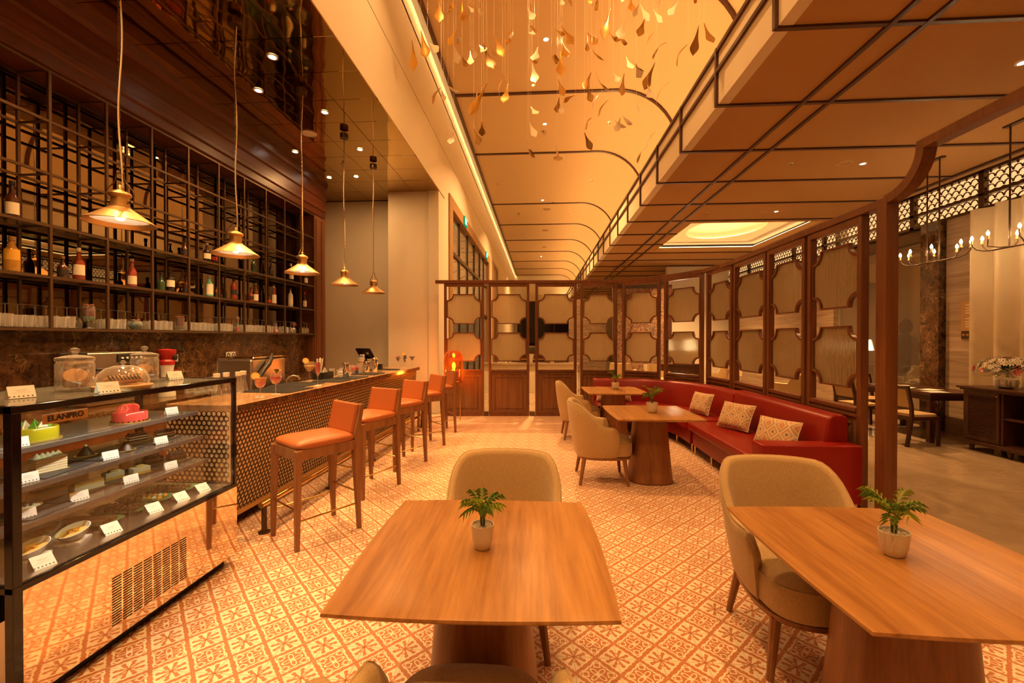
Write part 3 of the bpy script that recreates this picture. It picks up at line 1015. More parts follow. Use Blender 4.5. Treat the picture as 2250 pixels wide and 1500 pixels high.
def cocktail(label, loc, bowl, liquids, stem=0, foot=.036, garnish=None, sc=1.0):
    c = thing('cocktail', label, 'drink', loc, 0)
    c.scale = (sc,) * 3
    zb = stem
    MB().lathe([(r, zb + z) for r, z in bowl], 20, cap=False).obj('bowl', m['clear_glass'], c, smooth=50)
    if stem:
        MB().lathe([(foot, 0), (foot * .9, .003), (.005, .008), (.0038, .02), (.0038, stem - .01), (.008, stem + .002)], 14).obj('stem', m['clear_glass'], c, smooth=50)
    for mat, za, zc in liquids:
        pr_ = []
        for i in range(7):
            z = za + (zc - za) * i / 6
            for (r0, h0), (r1, h1) in zip(bowl[:-1], bowl[1:]):
                if h0 <= z <= h1 and h1 > h0:
                    pr_.append((max(.0005, (r0 + (r1 - r0) * (z - h0) / (h1 - h0)) * .955), zb + z))
                    break
        MB().lathe(pr_, 18).obj('drink', m[mat], c, smooth=50)
    top = zb + bowl[-1][1]
    rr = bowl[-1][0]
    if garnish == 'citrus':
        slice_(c, (-rr * .95, 0, top + .008), .032)
    elif garnish == 'pineapple':
        w_ = MB()
        for k in range(5):
            a = R(-30 + 15 * k)
            w_.prism([(0, 0), (.012, .05), (-.012, .05)], -.003, .003, Matrix.Translation((rr * .3, 0, top - .02)) @ Matrix.Rotation(a, 4, 'Y') @ Matrix.Rotation(R(90), 4, 'X'))
        w_.obj('pineapple_wedge', m['pineapple'], c)
    elif garnish in ('petal', 'orchid'):
        for k in range(5):
            a = 2 * PI * k / 5
            MB().loft([[(.002 * math.cos(b), .002 * math.sin(b), 0) for b in (0, 2.1, 4.2)], [(.014 * math.cos(b) + .02, .014 * math.sin(b), .012) for b in (0, 2.1, 4.2)], [(.004 * math.cos(b) + .035, .004 * math.sin(b), .02) for b in (0, 2.1, 4.2)]]).obj('petal', m['petal_red' if garnish == 'petal' else 'orchid'], c, loc=(0, 0, top - .004), rz=a)
    return c
GOB = [(.001, 0), (.024, .008), (.040, .035), (.044, .06), (.036, .10)]
TUMB = [(.024, 0), (.034, .02), (.036, .05), (.032, .08)]
FLU = [(.001, 0), (.016, .01), (.024, .04), (.026, .08), (.023, .13)]
CON = [(.001, 0), (.02, .025), (.05, .075)]
BALL = [(.001, 0), (.03, .012), (.052, .05), (.054, .075), (.044, .11)]
xs = -4.385
cocktail('green and maroon layered cocktail with a shell-like garnish on the lowest shelf', (xs, 3.90, zt), [(.030, 0), (.042, .03), (.044, .09), (.038, .14)], [('drink_green', .004, .045), ('drink_maroon', .048, .12)], .06, .03, 'orchid', 1.1)
cocktail('round teal cocktail bowl with an orchid in the third shelf bay', (xs, 4.38, zt), [(.03, 0), (.055, .03), (.058, .05), (.045, .085)], [('drink_teal', .004, .06)], 0, 0, 'orchid', 1.1)
cocktail('dark maroon drink with an orange garnish beside a shelf post', (xs, 4.96, zt), [(.03, .0), (.034, .04), (.040, .09)], [('drink_maroon', .004, .085)], .04, .03, 'orchid', 1.2)
cocktail('tall striped layered shot tower on the lowest shelf', (xs, 5.96, zt), [(.016, 0), (.018, .05), (.020, .20)], [('drink_red', .003, .06), ('drink_green', .09, .115), ('drink_maroon', .12, .17)], 0, 0, None, 1.1)
cocktail('small red potion flask near the dim end of the lowest shelf', (xs, 6.87, zt), [(.03, 0), (.034, .02), (.014, .05), (.012, .13)], [('drink_red', .003, .03)], 0, 0, None, 1.2)
cocktail('red coupe with an orchid among the last stem glasses', (-4.42, 7.455, zt), [(.002, 0), (.03, .03), (.05, .055)], [('drink_red', .01, .05)], .09, .034, 'orchid', 1.1)
dup(stw, (-4.37, 7.61, zt), 0, 'upturned wine glass at the front of the last bay', 'upturned stemware, front of last bay', 1.1)
for y in (7.29, 7.38, 7.72, 7.81):
    dup(stw, (-4.38, y, zt), 0, 'upturned wine glass at the front of the last bay', 'upturned stemware, front of last bay', 1.05)

# appliances on the back counter
ov_ = thing('oven', 'steel countertop oven half hidden behind the cookie jars', 'oven', (-4.2, 3.72, .921))
MB().box((-.28, 0, .02), (0, .56, .52)).obj('body', m['steel'], ov_, bevel=.01)
MB().box((0, .30, .06), (.012, .55, .40)).obj('glass_door', m['black_gloss'], ov_, bevel=.004)
MB().box((0, .28, .42), (.012, .56, .50)).obj('control_panel', m['black_matt'], ov_, bevel=.003)
for k in range(5):
    MB().lathe([(.010, 0), (.010, .01), (.0001, .012)], 10, M=Matrix.Translation((.012, .32 + .05 * k, .46)) @ Matrix.Rotation(R(90), 4, 'Y')).obj('button', m['white_plastic'], ov_)
MB().cyl((.03, .05, .36), (.03, .25, .36), .012).obj('handle', m['black_matt'], ov_)
ju = thing('juicer', 'white citrus juicer with a red collar beside the sockets', 'juicer', (-4.2, 4.57, .921))
MB().lathe([(.08, 0), (.082, .02), (.07, .10), (.055, .20), (.06, .30), (.07, .36)], 18).obj('body', m['white_plastic'], ju, smooth=40)
MB().lathe([(.072, .36), (.075, .40), (.06, .42)], 18).obj('collar', m['cap_red'], ju, smooth=40)
MB().lathe([(.060, .42), (.085, .49), (.088, .53), (.0001, .54)], 18).obj('hopper', m['cap_red'], ju, smooth=40)
MB().lathe([(.028, 0), (.028, .02), (.0001, .025)], 12, M=Matrix.Translation((.06, .03, .45)) @ Matrix.Rotation(R(90), 4, 'Y')).obj('knob', m['black_matt'], ju)
MB().cyl((.02, .07, .10), (.02, .10, .30), .014, .02).obj('spout', m['cap_red'], ju)
ic = thing('ice_bin', 'brushed steel ice bin with a dark curved hinge handle behind the bar', 'ice bin', (-3.42, 4.60, .0))
MB().box((-.22, 0, .12), (.20, .64, 1.34)).obj('body', m['steel'], ic, bevel=.02)
MB().box((-.20, .02, 1.34), (.21, .65, 1.37)).obj('lid', m['mirror_steel'], ic, bevel=.012)
MB().tube([(.23, .32, 1.40), (.235, .30, 1.34), (.235, .25, 1.28), (.235, .17, 1.22), (.235, .10, 1.15), (.235, .05, 1.06)], [.012, .022, .028, .024, .018, .01], 8).obj('hinge_handle', m['black_matt'], ic, smooth=50)
for k in range(4):
    MB().cyl((-.17 + .32 * (k % 2), .06 + .5 * (k // 2), 0), (-.17 + .32 * (k % 2), .06 + .5 * (k // 2), .13), .02).obj('leg', m['steel'], ic)

# ================================================================== BAR COUNTER
BL = 4.57
bar_rz = -math.atan2(.171, 4.561)
bar = thing('bar_counter', 'long bar with a marble top and perforated bronze front', 'bar', (-2.382, 3.232, 0), bar_rz)
def px_(z):                       # the front leans in and curves back towards the floor
    k = max(0.0, (0.985 - z) / .85)
    return -.055 - .10 * k ** 1.6
MB().box((-.62, 0, .992), (0, BL, 1.05)).obj('worktop', m['emperador_top'], bar, bevel=.006)
MB().box((-.004, .004, .993), (.0015, BL - .004, 1.047)).obj('worktop_edge', m['emperador'], bar)
body = MB()
body.loft([[(px_(z) - .03, y, z) for z in (.12, .3, .5, .7, .99)] + [(-.58, y, .99), (-.58, y, .05), (-.25, y, .05)] for y in (.03, BL - .03)])
body.obj('carcass', m['marble_sheet_dark'], bar)
sh_ = MB()
zz = [.13 + .855 * i / 10 for i in range(11)]
sh_.loft([[(px_(z) - .0045, y, z) for z in zz] for y in (.03, BL - .03)], closed=False)
sh_.obj('backing_sheet', m['brass_sheet'], bar)
P_ = .0425
def perforated(width, place):
    """staggered round holes punched in a sheet; place(s, z, depth) puts a sheet point into the bar's space"""
    pf = MB()
    for r_ in range(int(.86 / (P_ * .866)) + 1):
        zc = .135 + r_ * P_ * .866
        if zc > .985:
            break
        for c_ in range(int(width / P_)):
            yc = .035 + c_ * P_ + (P_ / 2 if r_ % 2 else 0)
            if yc > width - .03:
                continue
            outr, inn, inb = [], [], []
            for k in range(12):
                a = 2 * PI * k / 12 + PI / 6
                hh = (a + PI / 6) % (PI / 3) - PI / 6
                rh = (P_ / 2) / math.cos(hh)
                outr.append(place(yc + rh * math.cos(a), zc + rh * math.sin(a), 0))
                y2, z2 = yc + .0162 * math.cos(a), zc + .0162 * math.sin(a)
                inn.append(place(y2, z2, 0))
                inb.append(place(y2, z2, .003))
            pf.loft([outr, inn, inb], cap=False)
    return pf
perforated(BL, lambda y, z, d: (px_(z) - d, y, z)).obj('perforated_front', m['bronze'], bar)
perforated(.56, lambda s_, z, d: (-.045 - s_, -.020 + d, z)).obj('perforated_end', m['bronze'], bar)
MB().box((px_(.99) - .02, .0, .12), (px_(.99) + .006, .034, .992)).obj('end_strip', m['frame_metal'], bar)
MB().box((-.60, -.016, .10), (-.06, .03, .99)).obj('end_panel', m['brass_sheet'], bar)
MB().box((px_(.13) - .03, 0, .095), (px_(.13) + .012, BL, .135)).obj('base_trim', m['brass_dull'], bar, bevel=.004)
fo = MB().tube([(.15, .06, .235), (.15, BL - .1, .235)], .024, 12).obj('foot_rail', m['brass'], bar, smooth=40)
for k in range(5):
    y = .10 + 1.03 * k
    MB().lathe([(.045, 0), (.045, .012), (.022, .016), (.020, .215)], 14, (.15, y, 0)).obj('rail_post', m['bronze'], fo, smooth=40)

def onbar(x, y):
    return (x, y, 1.0505)
for k, (y0, y1, xo, hw) in enumerate(((3.98, 4.40, .29, .25), (4.45, 4.92, .40, .20), (4.98, 5.28, .24, .18), (5.34, 5.75, .22, .18), (5.98, 6.36, .24, .18), (6.98, 7.14, .30, .18))):
    xf = -2.385 + .0375 * (y0 - 3.23)
    mt = thing('bar_mat', ['black ribbed bar mat nearest the pastry case', 'black bar mat behind the red flute', 'third black bar mat along the counter', 'black bar mat beneath the shakers', 'black bar mat beside the layered drink', 'farthest black bar mat near the pillar'][k], 'bar mat', (xf - xo, (y0 + y1) / 2, 1.0505), bar_rz, 'rubber mats on the bar')
    L_ = (y1 - y0) / 2
    MB().box((-hw, -L_, 0), (hw, L_, .008)).obj('base', m['rubber_mat'], mt, bevel=.003)
    w_ = MB()
    for i in range(18):
        x = -hw + .01 + (2 * hw - .02) * i / 17
        w_.box((x - .006, -L_ + .01, .008), (x + .006, L_ - .01, .011))
    w_.obj('rib', m['rubber_mat'], mt)['kind'] = 'stuff'

cocktail('orange-red cocktail with a dried citrus wheel at the near end of the bar', onbar(-2.497, 3.68), [(.001, 0), (.026, .01), (.040, .04), (.044, .09)], [('drink_red', .004, .05), ('drink_orange', .052, .082)], .075, .036, 'citrus', 1.1)
cocktail('red gin goblet with a pineapple garnish on the bar', onbar(-2.484, 3.886), GOB, [('drink_red', .004, .065)], .085, .038, 'pineapple', 1.12)
cocktail('clear balloon glass of dried fruit standing behind the red flute', onbar(-2.847, 5.134), BALL, [('citrus', .03, .065)], .10, .04, 'citrus', 1.15)
cocktail('tall red flute cocktail on the bar edge', onbar(-2.475, 4.635), FLU, [('drink_red', .02, .125), ('drink_navy', .004, .018)], .10, .036, None, 1.15)
cocktail('layered blue and red drink in a round tumbler', onbar(-2.736, 6.20), TUMB, [('drink_blue', .003, .03), ('drink_red', .032, .06)], 0, 0, None, 1.6)
cocktail('dark red cocktail crowned with petals near the end of the bar', onbar(-2.427, 7.228), CON, [('drink_maroon', .004, .07)], .11, .035, 'petal', 1.1)
cocktail('slim dark cocktail with a citrus wheel at the far end of the bar', onbar(-2.43, 7.62), FLU, [('drink_navy', .01, .12)], .08, .035, 'citrus', 1.1)
cocktail('navy blue martini glass at the far end of the bar', onbar(-2.33, 7.73), CON, [('drink_navy', .004, .072)], .10, .036, None, 1.15)
# syrup bottles with white caps
for k, (x, y) in enumerate(((-2.90, 3.95), (-2.955, 3.86), (-2.93, 4.06), (-2.955, 3.74))):
    bottle('syrup_bottle', onbar(x, y), [(.001, 0), (.040, 0), (.040, .02), (.024, .10), (.022, .14), (.024, .17)], m['clear_glass'], ['clear carafe with a white cap nearest the citrus cocktail', 'clear carafe with a white cap second from the pastry case', 'brownish carafe with a white cap by the bar mat', 'clear carafe with a white cap right behind the case corner'][k], .035, m['white_plastic'], None, None, group='capped carafes on the bar')
cad = thing('bar_caddy', 'black bar caddy holding napkins and straws', 'caddy', onbar(-2.82, 5.42), bar_rz)
w_ = MB()
for a, b in (((-.07, -.13, 0), (.07, .13, .008)), ((-.07, -.13, 0), (-.062, .13, .09)), ((.062, -.13, 0), (.07, .13, .09)), ((-.07, -.13, 0), (.07, -.122, .09)), ((-.07, .122, 0), (.07, .13, .09))):
    w_.box(a, b)
w_.obj('tray', m['black_matt'], cad)
for k in range(14):
    a = random.uniform(-.03, .03)
    MB().cyl((-.03 + .012 * (k % 5), -.09 + .012 * (k // 5), .01), (-.03 + .012 * (k % 5) + a, -.09 + .012 * (k // 5) + a * .6, .27 + random.uniform(-.01, .01)), .004, n=6).obj('straw', m['white_paper'], cad)
nap = MB()
random.seed(12)
for k in range(5):
    a = k * .5
    nap.add([(0, .02 * k - .02, .02), (.04 * math.cos(a), .02 * k + .03, .06), (.02, .02 * k, .16 - .02 * k), (-.03, .02 * k + .03, .08), (.06, .03 + .012 * k, .03)], [(0, 1, 2), (0, 2, 3), (1, 4, 2), (3, 2, 4), (0, 1, 4)])
nap.obj('napkin', m['white_paper'], cad)
st2 = thing('straw_holder', 'glass of white straws beside the till screen', 'straw holder', onbar(-2.82, 6.66))
MB().lathe([(.038, 0), (.04, .10), (.037, .10), (.035, .006), (.0001, .006)], 16, cap=False).obj('cup', m['clear_glass'], st2)
for k in range(12):
    a = 2 * PI * k / 12
    MB().cyl((.02 * math.cos(a), .02 * math.sin(a), .008), (.032 * math.cos(a), .032 * math.sin(a), .27), .004, n=6).obj('straw', m['white_paper'], st2)
def shaker(loc, label, h=.18, r=.045):
    s_ = thing('cocktail_shaker', label, 'shaker', loc, 0, 'shakers on the bar')
    MB().lathe([(r * .75, 0), (r * .8, .004), (r, h * .95), (r * .98, h)], 18).obj('tin', m['chrome'], s_, smooth=40)
    MB().lathe([(r * .98, h), (r * 1.0, h + .008), (r * .9, h + .014), (.0001, h + .016)], 18).obj('rim', m['chrome'], s_, smooth=40)
shaker((-2.55, 5.50, 1.062), 'tall steel shaker tin right of the stacked ashtrays')
shaker(onbar(-2.66, 6.46), 'wide steel mixing tin in front of the dried fruit jar', .16, .055)
shaker(onbar(-2.55, 6.50), 'steel shaker in front of the till, nearest the stools', .20, .045)
shaker(onbar(-2.60, 6.60), 'steel shaker tucked behind the front pair by the till', .21, .042)
for k, (x, y, z) in enumerate(((-2.635, 5.55, 0), (-2.635, 5.55, .032), (-2.64, 5.555, .064))):
    a = thing('glass_ashtray', ['bottom glass dish of the stacked ashtrays', 'middle glass dish of the stacked ashtrays', 'topmost glass dish of the stacked ashtrays'][k], 'dish', (x, y, 1.0622 + z), 0, 'stacked glass dishes')
    MB().lathe([(.045, 0), (.06, .03), (.052, .03), (.04, .008), (.0001, .008)], 18, cap=False).obj('bowl', m['clear_glass'], a, smooth=40)
    MB().lathe([(.0001, 0), (.044, 0), (.044, .006), (.0001, .006)], 18).obj('foot', m['clear_glass'], a)
fj = thing('fruit_jar', 'swing-top jar of dried citrus in front of the till', 'jar', onbar(-2.78, 6.52))
MB().lathe([(.06, 0), (.065, .02), (.065, .13), (.045, .15), (.045, .17), (.058, .20), (.058, .23)], 18, cap=False).obj('jar', m['clear_glass'], fj, smooth=40)
for k in range(5):
    slice_(fj, (.01 * (k % 2), -.01 + .006 * k, .04 + .034 * k), .042, 70)
sf2 = MB().lathe([(.0001, .23), (.05, .235), (.02, .26), (.0001, .27)], 14).obj('stopper', m['black_matt'], fj, smooth=40)
for k, (x, y) in enumerate(((-2.74, 6.40), (-2.84, 6.30), (-2.80, 5.62), (-2.72, 5.75))):
    dup(tum, onbar(x, y), 0, ['small glass left of the wide mixing tin', 'small glass behind the layered drink', 'empty glass behind the napkins', 'empty glass behind the tall shaker'][k], 'spare glasses on the bar', 1.1)
bx_ = thing('card_box', 'small black box near the far end of the bar', 'box', onbar(-2.68, 7.05))
MB().box((-.04, -.03, 0), (.04, .03, .09)).obj('body', m['black_matt'], bx_, bevel=.004)
MB().box((-.042, -.032, .07), (.042, .032, .094)).obj('lid', m['black_gloss'], bx_, bevel=.004)
pos = thing('till_screen', 'black tilted till screen seen from behind on the bar', 'till', onbar(-2.85, 6.85), R(10))
MB().box((-.09, -.10, 0), (.09, .10, .02)).obj('foot', m['black_matt'], pos, bevel=.006)
MB().bar((0, .03, .02), (0, .02, .20), .05, .03).obj('neck', m['black_matt'], pos)
Mt = Matrix.Translation((0, 0, .28)) @ Matrix.Rotation(R(-28), 4, 'Y')
MB().box((-.16, -.015, -.10), (.16, .015, .10), Matrix.Translation((0, 0, .28)) @ Matrix.Rotation(R(-35), 4, 'Z') @ Matrix.Rotation(R(35), 4, 'X')).obj('screen', m['black_gloss'], pos, bevel=.008)
MB().box((.06, -.018, .0), (.10, -.0155, .03), Matrix.Translation((0, 0, .28)) @ Matrix.Rotation(R(-35), 4, 'Z') @ Matrix.Rotation(R(35), 4, 'X')).obj('sticker', m['white_paper'], pos)
MB().box((-.13, .06, .0), (-.0, .16, .16)).obj('printer', m['black_matt'], pos, bevel=.008)
tp = thing('bar_tap', 'chrome arched tap behind the bar mats', 'tap', (-3.06, 5.0, .92))
MB().tube([(0, 0, 0), (0, 0, .15), (.02, .02, .19), (.06, .05, .205), (.10, .08, .19), (.115, .09, .15)], .011, 10).obj('spout', m['chrome'], tp, smooth=50)
MB().lathe([(.025, 0), (.025, .02), (.013, .03)], 14).obj('base', m['chrome'], tp, smooth=40)
ub = thing('under_bar_shelf', 'timber service counter behind the bar', 'counter', (0, 0, 0))
MB().box((-3.42, 5.4, .86), (-3.02, 7.9, .90)).obj('worktop', m['emperador'], ub)
for k in range(3):
    MB().box((-3.40, 5.42 + .82 * k, 0), (-3.05, 6.2 + .82 * k, .86)).obj('cabinet_door', m['bar_wood_v'], ub, bevel=.006)
wb = thing('wooden_box', 'small plain wooden box on the back counter beside the ice bin', 'box', (-4.1, 6.15, .921))
MB().box((-.09, -.12, 0), (.09, .12, .13)).obj('body', m['board_wood'], wb, bevel=.004)
MB().box((-.092, -.122, .13), (.092, .122, .145)).obj('lid', m['board_wood'], wb, bevel=.003)

# ================================================================== BAR STOOLS
def make_stool(label):
    s_ = thing('bar_stool', label, 'stool', group='bar stools along the counter')
    W, D = .205, .255
    for sx in (-1, 1):
        for sy in (-1, 1):
            ztop = .74 if sy < 0 else 1.0
            b_ = MB()
            def sq(cx, cy, z, w):
                return [(cx - w, cy - w, z), (cx + w, cy - w, z), (cx + w, cy + w, z), (cx - w, cy + w, z)]
            if sy < 0:
                b_.loft([sq(sx * W, -D, 0, .016), sq(sx * W * .96, -D * .95, .66, .024), sq(sx * W * .96, -D * .95, .74, .024)])
            else:
                b_.loft([sq(sx * W, D, 0, .016), sq(sx * W * .96, D * .90, .62, .025), sq(sx * W * .96, D * .92, .80, .025), sq(sx * W * .96, D * 1.12, 1.03, .017)])
            lg = b_.obj('leg', m['chair_wood'], s_, bevel=.004)
            MB().lathe([(.014, -.0005), (.015, .006)], 8, (sx * W, sy * D, 0)).obj('glide', m['black_matt'], lg)
    fr_ = MB().box((-W, -D, .665), (W, -D + .03, .745)).box((-W, D - .05, .665), (W, D - .02, .745)).box((-W - .01, -D, .665), (-W + .02, D, .745)).box((W - .02, -D, .665), (W + .01, D, .745))
    fr_.obj('seat_frame', m['chair_wood'], s_, bevel=.003)
    cu = MB()
    for z, k in ((.745, .98), (.765, 1.02), (.785, 1.0), (.800, .90), (.808, .6), (.812, .2)):
        pass
    rings = [[(x, y - .005, z) for x, y in superell(W * k + .012, (D - .01) * k, 7, 36)] for z, k in ((.742, .97), (.758, 1.02), (.778, 1.01), (.794, .95), (.803, .82), (.810, .55), (.812, .2))]
    cu.loft(rings)
    cu.obj('seat_cushion', m['tan_leather'], s_, smooth=60)
    Mb = Matrix.Translation((0, D * .90, .80)) @ Matrix.Rotation(R(-12.5), 4, 'X')
    MB().box((-W + .012, -.035, -.01), (W - .012, .0, .232), Mb).obj('back_cushion', m['tan_leather'], s_, bevel=.012, seg=3)
    MB().box((-W + .005, .0, -.06), (W - .005, .02, .235), Mb).obj('back_panel', m['chair_wood'], s_, bevel=.003)
    st_ = MB()
    for sx in (-1, 1):
        seam = MB().bar((sx * (W - .022), -.036, .0), (sx * (W - .022), -.036, .225), .003, .003)
        seam.v = [tuple(Mb @ Vector(v)) for v in seam.v]
        seam.obj('seam', m['tan_leather'], s_)
    for p, q in (((-W, -D, .30), (W, -D, .30)), ((-W, D * .98, .30), (W, D * .98, .30)), ((-W, -D, .215), (-W, D, .215)), ((W, -D, .215), (W, D, .215))):
        MB().cyl(p, q, .007, n=8).obj('stretcher', m['brass'], s_, smooth=40)
    return s_
stl = make_stool('nearest tan leather bar stool, beside the pastry case')
stl.location = (-1.81, 3.37, 0)
stl.rotation_euler = (0, 0, R(55 - 90))
for x, y, a, l in ((-1.80, 4.37, 66, 'second tan leather bar stool from the pastry case'), (-1.75, 5.26, 60, 'middle tan leather bar stool of the five'), (-1.72, 6.18, 43, 'fourth tan leather bar stool from the pastry case'), (-1.72, 7.10, 33, 'farthest tan leather bar stool, next to the amber lamp')):
    dup(stl, (x, y, 0), R(a - 90), l)

# ================================================================== PENDANT LAMPS
pd = thing('pendant_lamp', 'x', 'lamp', group='brass pendants over the bar')
sh = MB().lathe([(.202, 0), (.204, .004), (.058, .112), (.056, .114), (.052, .108), (.198, .002)], 40, cap=False).obj('shade', m['brass_dull'], pd, smooth=30)
MB().lathe([(.1985, .0022), (.0505, .1075)], 40, cap=False).obj('white_lining', m['white_plastic'], sh, smooth=30)
MB().lathe([(.060, .110), (.060, .120), (.052, .124), (.050, .180), (.062, .190), (.066, .200), (.060, .214), (.030, .228), (.014, .236), (.012, .262), (.006, .27)], 28).obj('neck', m['brass_dull'], pd, smooth=35)
MB().lathe([(.0001, .020), (.020, .026), (.030, .045), (.028, .065), (.014, .088), (.012, .11)], 16).obj('bulb', m['bulb_glow'], pd, smooth=40)
yk = MB()
for sx in (-1, 1):
    MB().tube([(sx * .062, 0, .150), (sx * .078, 0, .158), (sx * .080, 0, .21), (sx * .070, 0, .24), (sx * .036, 0, .28), (sx * .024, 0, .31), (sx * .020, 0, .35), (0, 0, .352)], .0045, 6).obj('yoke_arm', m['bronze'], pd, smooth=50)
    MB().lathe([(.009, -.012), (.011, 0), (.009, .012)], 8, M=Matrix.Translation((sx * .066, 0, .152)) @ Matrix.Rotation(R(90), 4, 'Y')).obj('screw', m['bronze'], pd)
ctop = 2.22
chn = MB()
nl = 74
lk = (ctop - .355) / nl
for k in range(nl):
    z = .355 + lk * (k + .5)
    a = 0 if k % 2 else PI / 2
    pts = []
    for i in range(8):
        t_ = 2 * PI * i / 8
        pts.append((.0065 * math.cos(t_) * math.cos(a), .0065 * math.cos(t_) * math.sin(a), z + lk * .62 * math.sin(t_)))
    chn.tube(pts + pts[:1], .0018, 4, cap=False)
co_ = chn.obj('chain', m['bronze'], pd)
co_['kind'] = 'stuff'
random.seed(5)
MB().tube([(.006 + .009 * math.sin(z * 6.1), .007 * math.cos(z * 4.3), z) for z in [.25 + (ctop - .25) * i / 40 for i in range(41)]], .0055, 6).obj('flex', m['cable'], pd, smooth=50)
MB().lathe([(.058, ctop - .02), (.060, ctop - .015), (.060, ctop + .045), (.055, ctop + .05)], 20).obj('canopy', m['bronze'], pd, smooth=35)
MB().lathe([(.012, ctop + .05), (.012, ctop + .06)], 8).obj('canopy_stud', m['bronze'], pd)
for k, y in enumerate((2.81, 3.95, 5.11, 6.26, 7.39)):
    l = ['nearest and largest brass cone pendant, above the cookie jars', 'second brass cone pendant from the near end of the bar', 'middle brass cone pendant of the five over the bar', 'fourth brass cone pendant, before the cream wall', 'farthest and smallest brass cone pendant, near the pillar'][k]
    if k == 0:
        pd.location = (-2.92, y, 2.38)
        pd['label'] = l
        pd.rotation_euler = (0, 0, R(20))
    else:
        dup(pd, (-2.92, y, 2.38), R(20 + 35 * k), l)
    d_ = bpy.data.lights.new('pendant_light', 'SPOT')
    d_.energy = 14
    d_.color = WARM
    d_.spot_size = R(150)
    d_.spot_blend = .4
    d_.shadow_soft_size = .04
    o = bpy.data.objects.new('pendant_light', d_)
    COL.objects.link(o)
    o.location = (-2.92, y, 2.385)
for k, (a, b) in enumerate(((-2.92, 7.39),)):
    pass

# ================================================================== PASTRY CASE
CX0, CX1, CY0, CY1 = -2.86, -2.13, 1.593, 2.88
cs = thing('pastry_case', 'glass pastry display case with a mirror-steel base', 'display case', (0, 0, 0))
MB().box((CX0, CY0 + .02, .07), (CX1 - .004, CY1, .535)).obj('base_cabinet', m['steel'], cs)
MB().box((CX1 - .005, CY0 + .034, .07), (CX1, CY1, .535)).obj('mirror_front', m['mirror_steel'], cs)
MB().box((CX0 + .03, CY0, .42), (CX1 - .06, CY0 + .02, .56)).obj('end_plate', m['black_gloss'], cs)
MB().box((CX0 + .05, CY0 + .06, 0), (CX1 - .06, CY1 - .05, .075)).obj('plinth', m['black_matt'], cs)
for k in range(2):
    MB().lathe([(.006, -.004), (.008, 0), (.006, .003)], 8, M=Matrix.Translation((CX1 - .12 - .4 * k, CY0 - .001, .49)) @ Matrix.Rotation(R(90), 4, 'X')).obj('screw', m['steel'], cs)
T_ = .034
for nm, a, b in (('post', (CX1 - .038, CY0, .10), (CX1, CY0 + .034, 1.30)), ('post', (CX1 - .024, CY1 - .022, .535), (CX1, CY1, 1.30)), ('post', (CX0, CY0, .535), (CX0 + T_, CY0 + T_, 1.30)), ('post', (CX0, CY1 - T_, .535), (CX0 + T_, CY1, 1.30)),
                 ('frame_rail', (CX1 - .03, CY0, 1.272), (CX1 + .002, CY1, 1.302)), ('frame_rail', (CX0, CY0, 1.272), (CX0 + .03, CY1, 1.302)), ('frame_rail', (CX0, CY0, 1.272), (CX1, CY0 + .03, 1.302)), ('frame_rail', (CX0, CY1 - .03, 1.272), (CX1, CY1, 1.302)),
                 ('frame_rail', (CX1 - .03, CY0, .535), (CX1 + .002, CY1, .562)), ('frame_rail', (CX0, CY0, .535), (CX1, CY0 + .03, .562)), ('frame_rail', (CX0, CY1 - .03, .535), (CX1, CY1, .562))):
    MB().box(a, b).obj(nm, m['black_gloss'], cs, bevel=.002)
MB().box((CX1 - .012, CY0 + .034, .562), (CX1 - .006, CY1 - .022, 1.272)).obj('front_pane', m['case_glass'], cs)
MB().box((CX0 + T_, CY0 + .010, .562), (CX1 - .038, CY0 + .016, 1.272)).obj('side_pane', m['case_glass'], cs)
MB().box((CX0 + T_, CY1 - .016, .562), (CX1 - .024, CY1 - .010, 1.272)).obj('side_pane', m['case_glass'], cs)
MB().box((CX0 + .012, CY0 + T_, .562), (CX0 + .018, CY1 - T_, 1.272)).obj('rear_pane', m['case_glass'], cs)
MB().box((CX0 + .03, CY0 + .03, 1.292), (CX1 - .03, CY1 - .03, 1.2995)).obj('top_pane', m['shelf_glass'], cs)
MB().box((CX0 + .03, CY0 + .03, .545), (CX1 - .03, CY1 - .03, .560)).obj('deck', m['steel'], cs)
for z, xf in ((1.07, -2.389), (.90, -2.353), (.74, -2.314)):
    MB().box((CX0 + .03, CY0 + .04, z - .008), (xf, CY1 - .04, z)).obj('glass_shelf', m['shelf_glass'], cs)
    MB().box((xf - .004, CY0 + .04, z - .024), (xf + .008, CY1 - .04, z + .002)).obj('shelf_edge', m['shelf_steel'], cs, bevel=.002)
MB().box((CX1 - .055, CY0 + .08, 1.282), (CX1 - .032, CY1 - .04, 1.290)).obj('light_strip', m['case_led'], cs)
gr = MB()
for k in range(8):
    y0 = 1.995 + k * .0575
    for i in range(19):
        z = .135 + i * .0132
        gr.box((CX1 - .001, y0, z), (CX1 + .001, y0 + .048, z + .0062))
go = gr.obj('vent_grille', m['black_matt'], cs)
go['kind'] = 'stuff'
area('case_lamp', (CX1 - .07, (CY0 + CY1) / 2, 1.262), 4.0, .02, 1.1, color=(1, .84, .62))
pl = MB().box((CX1 + .0005, 1.70, 1.208), (CX1 + .002, 1.885, 1.250)).obj('name_plate', m['brass_dull'], cs)
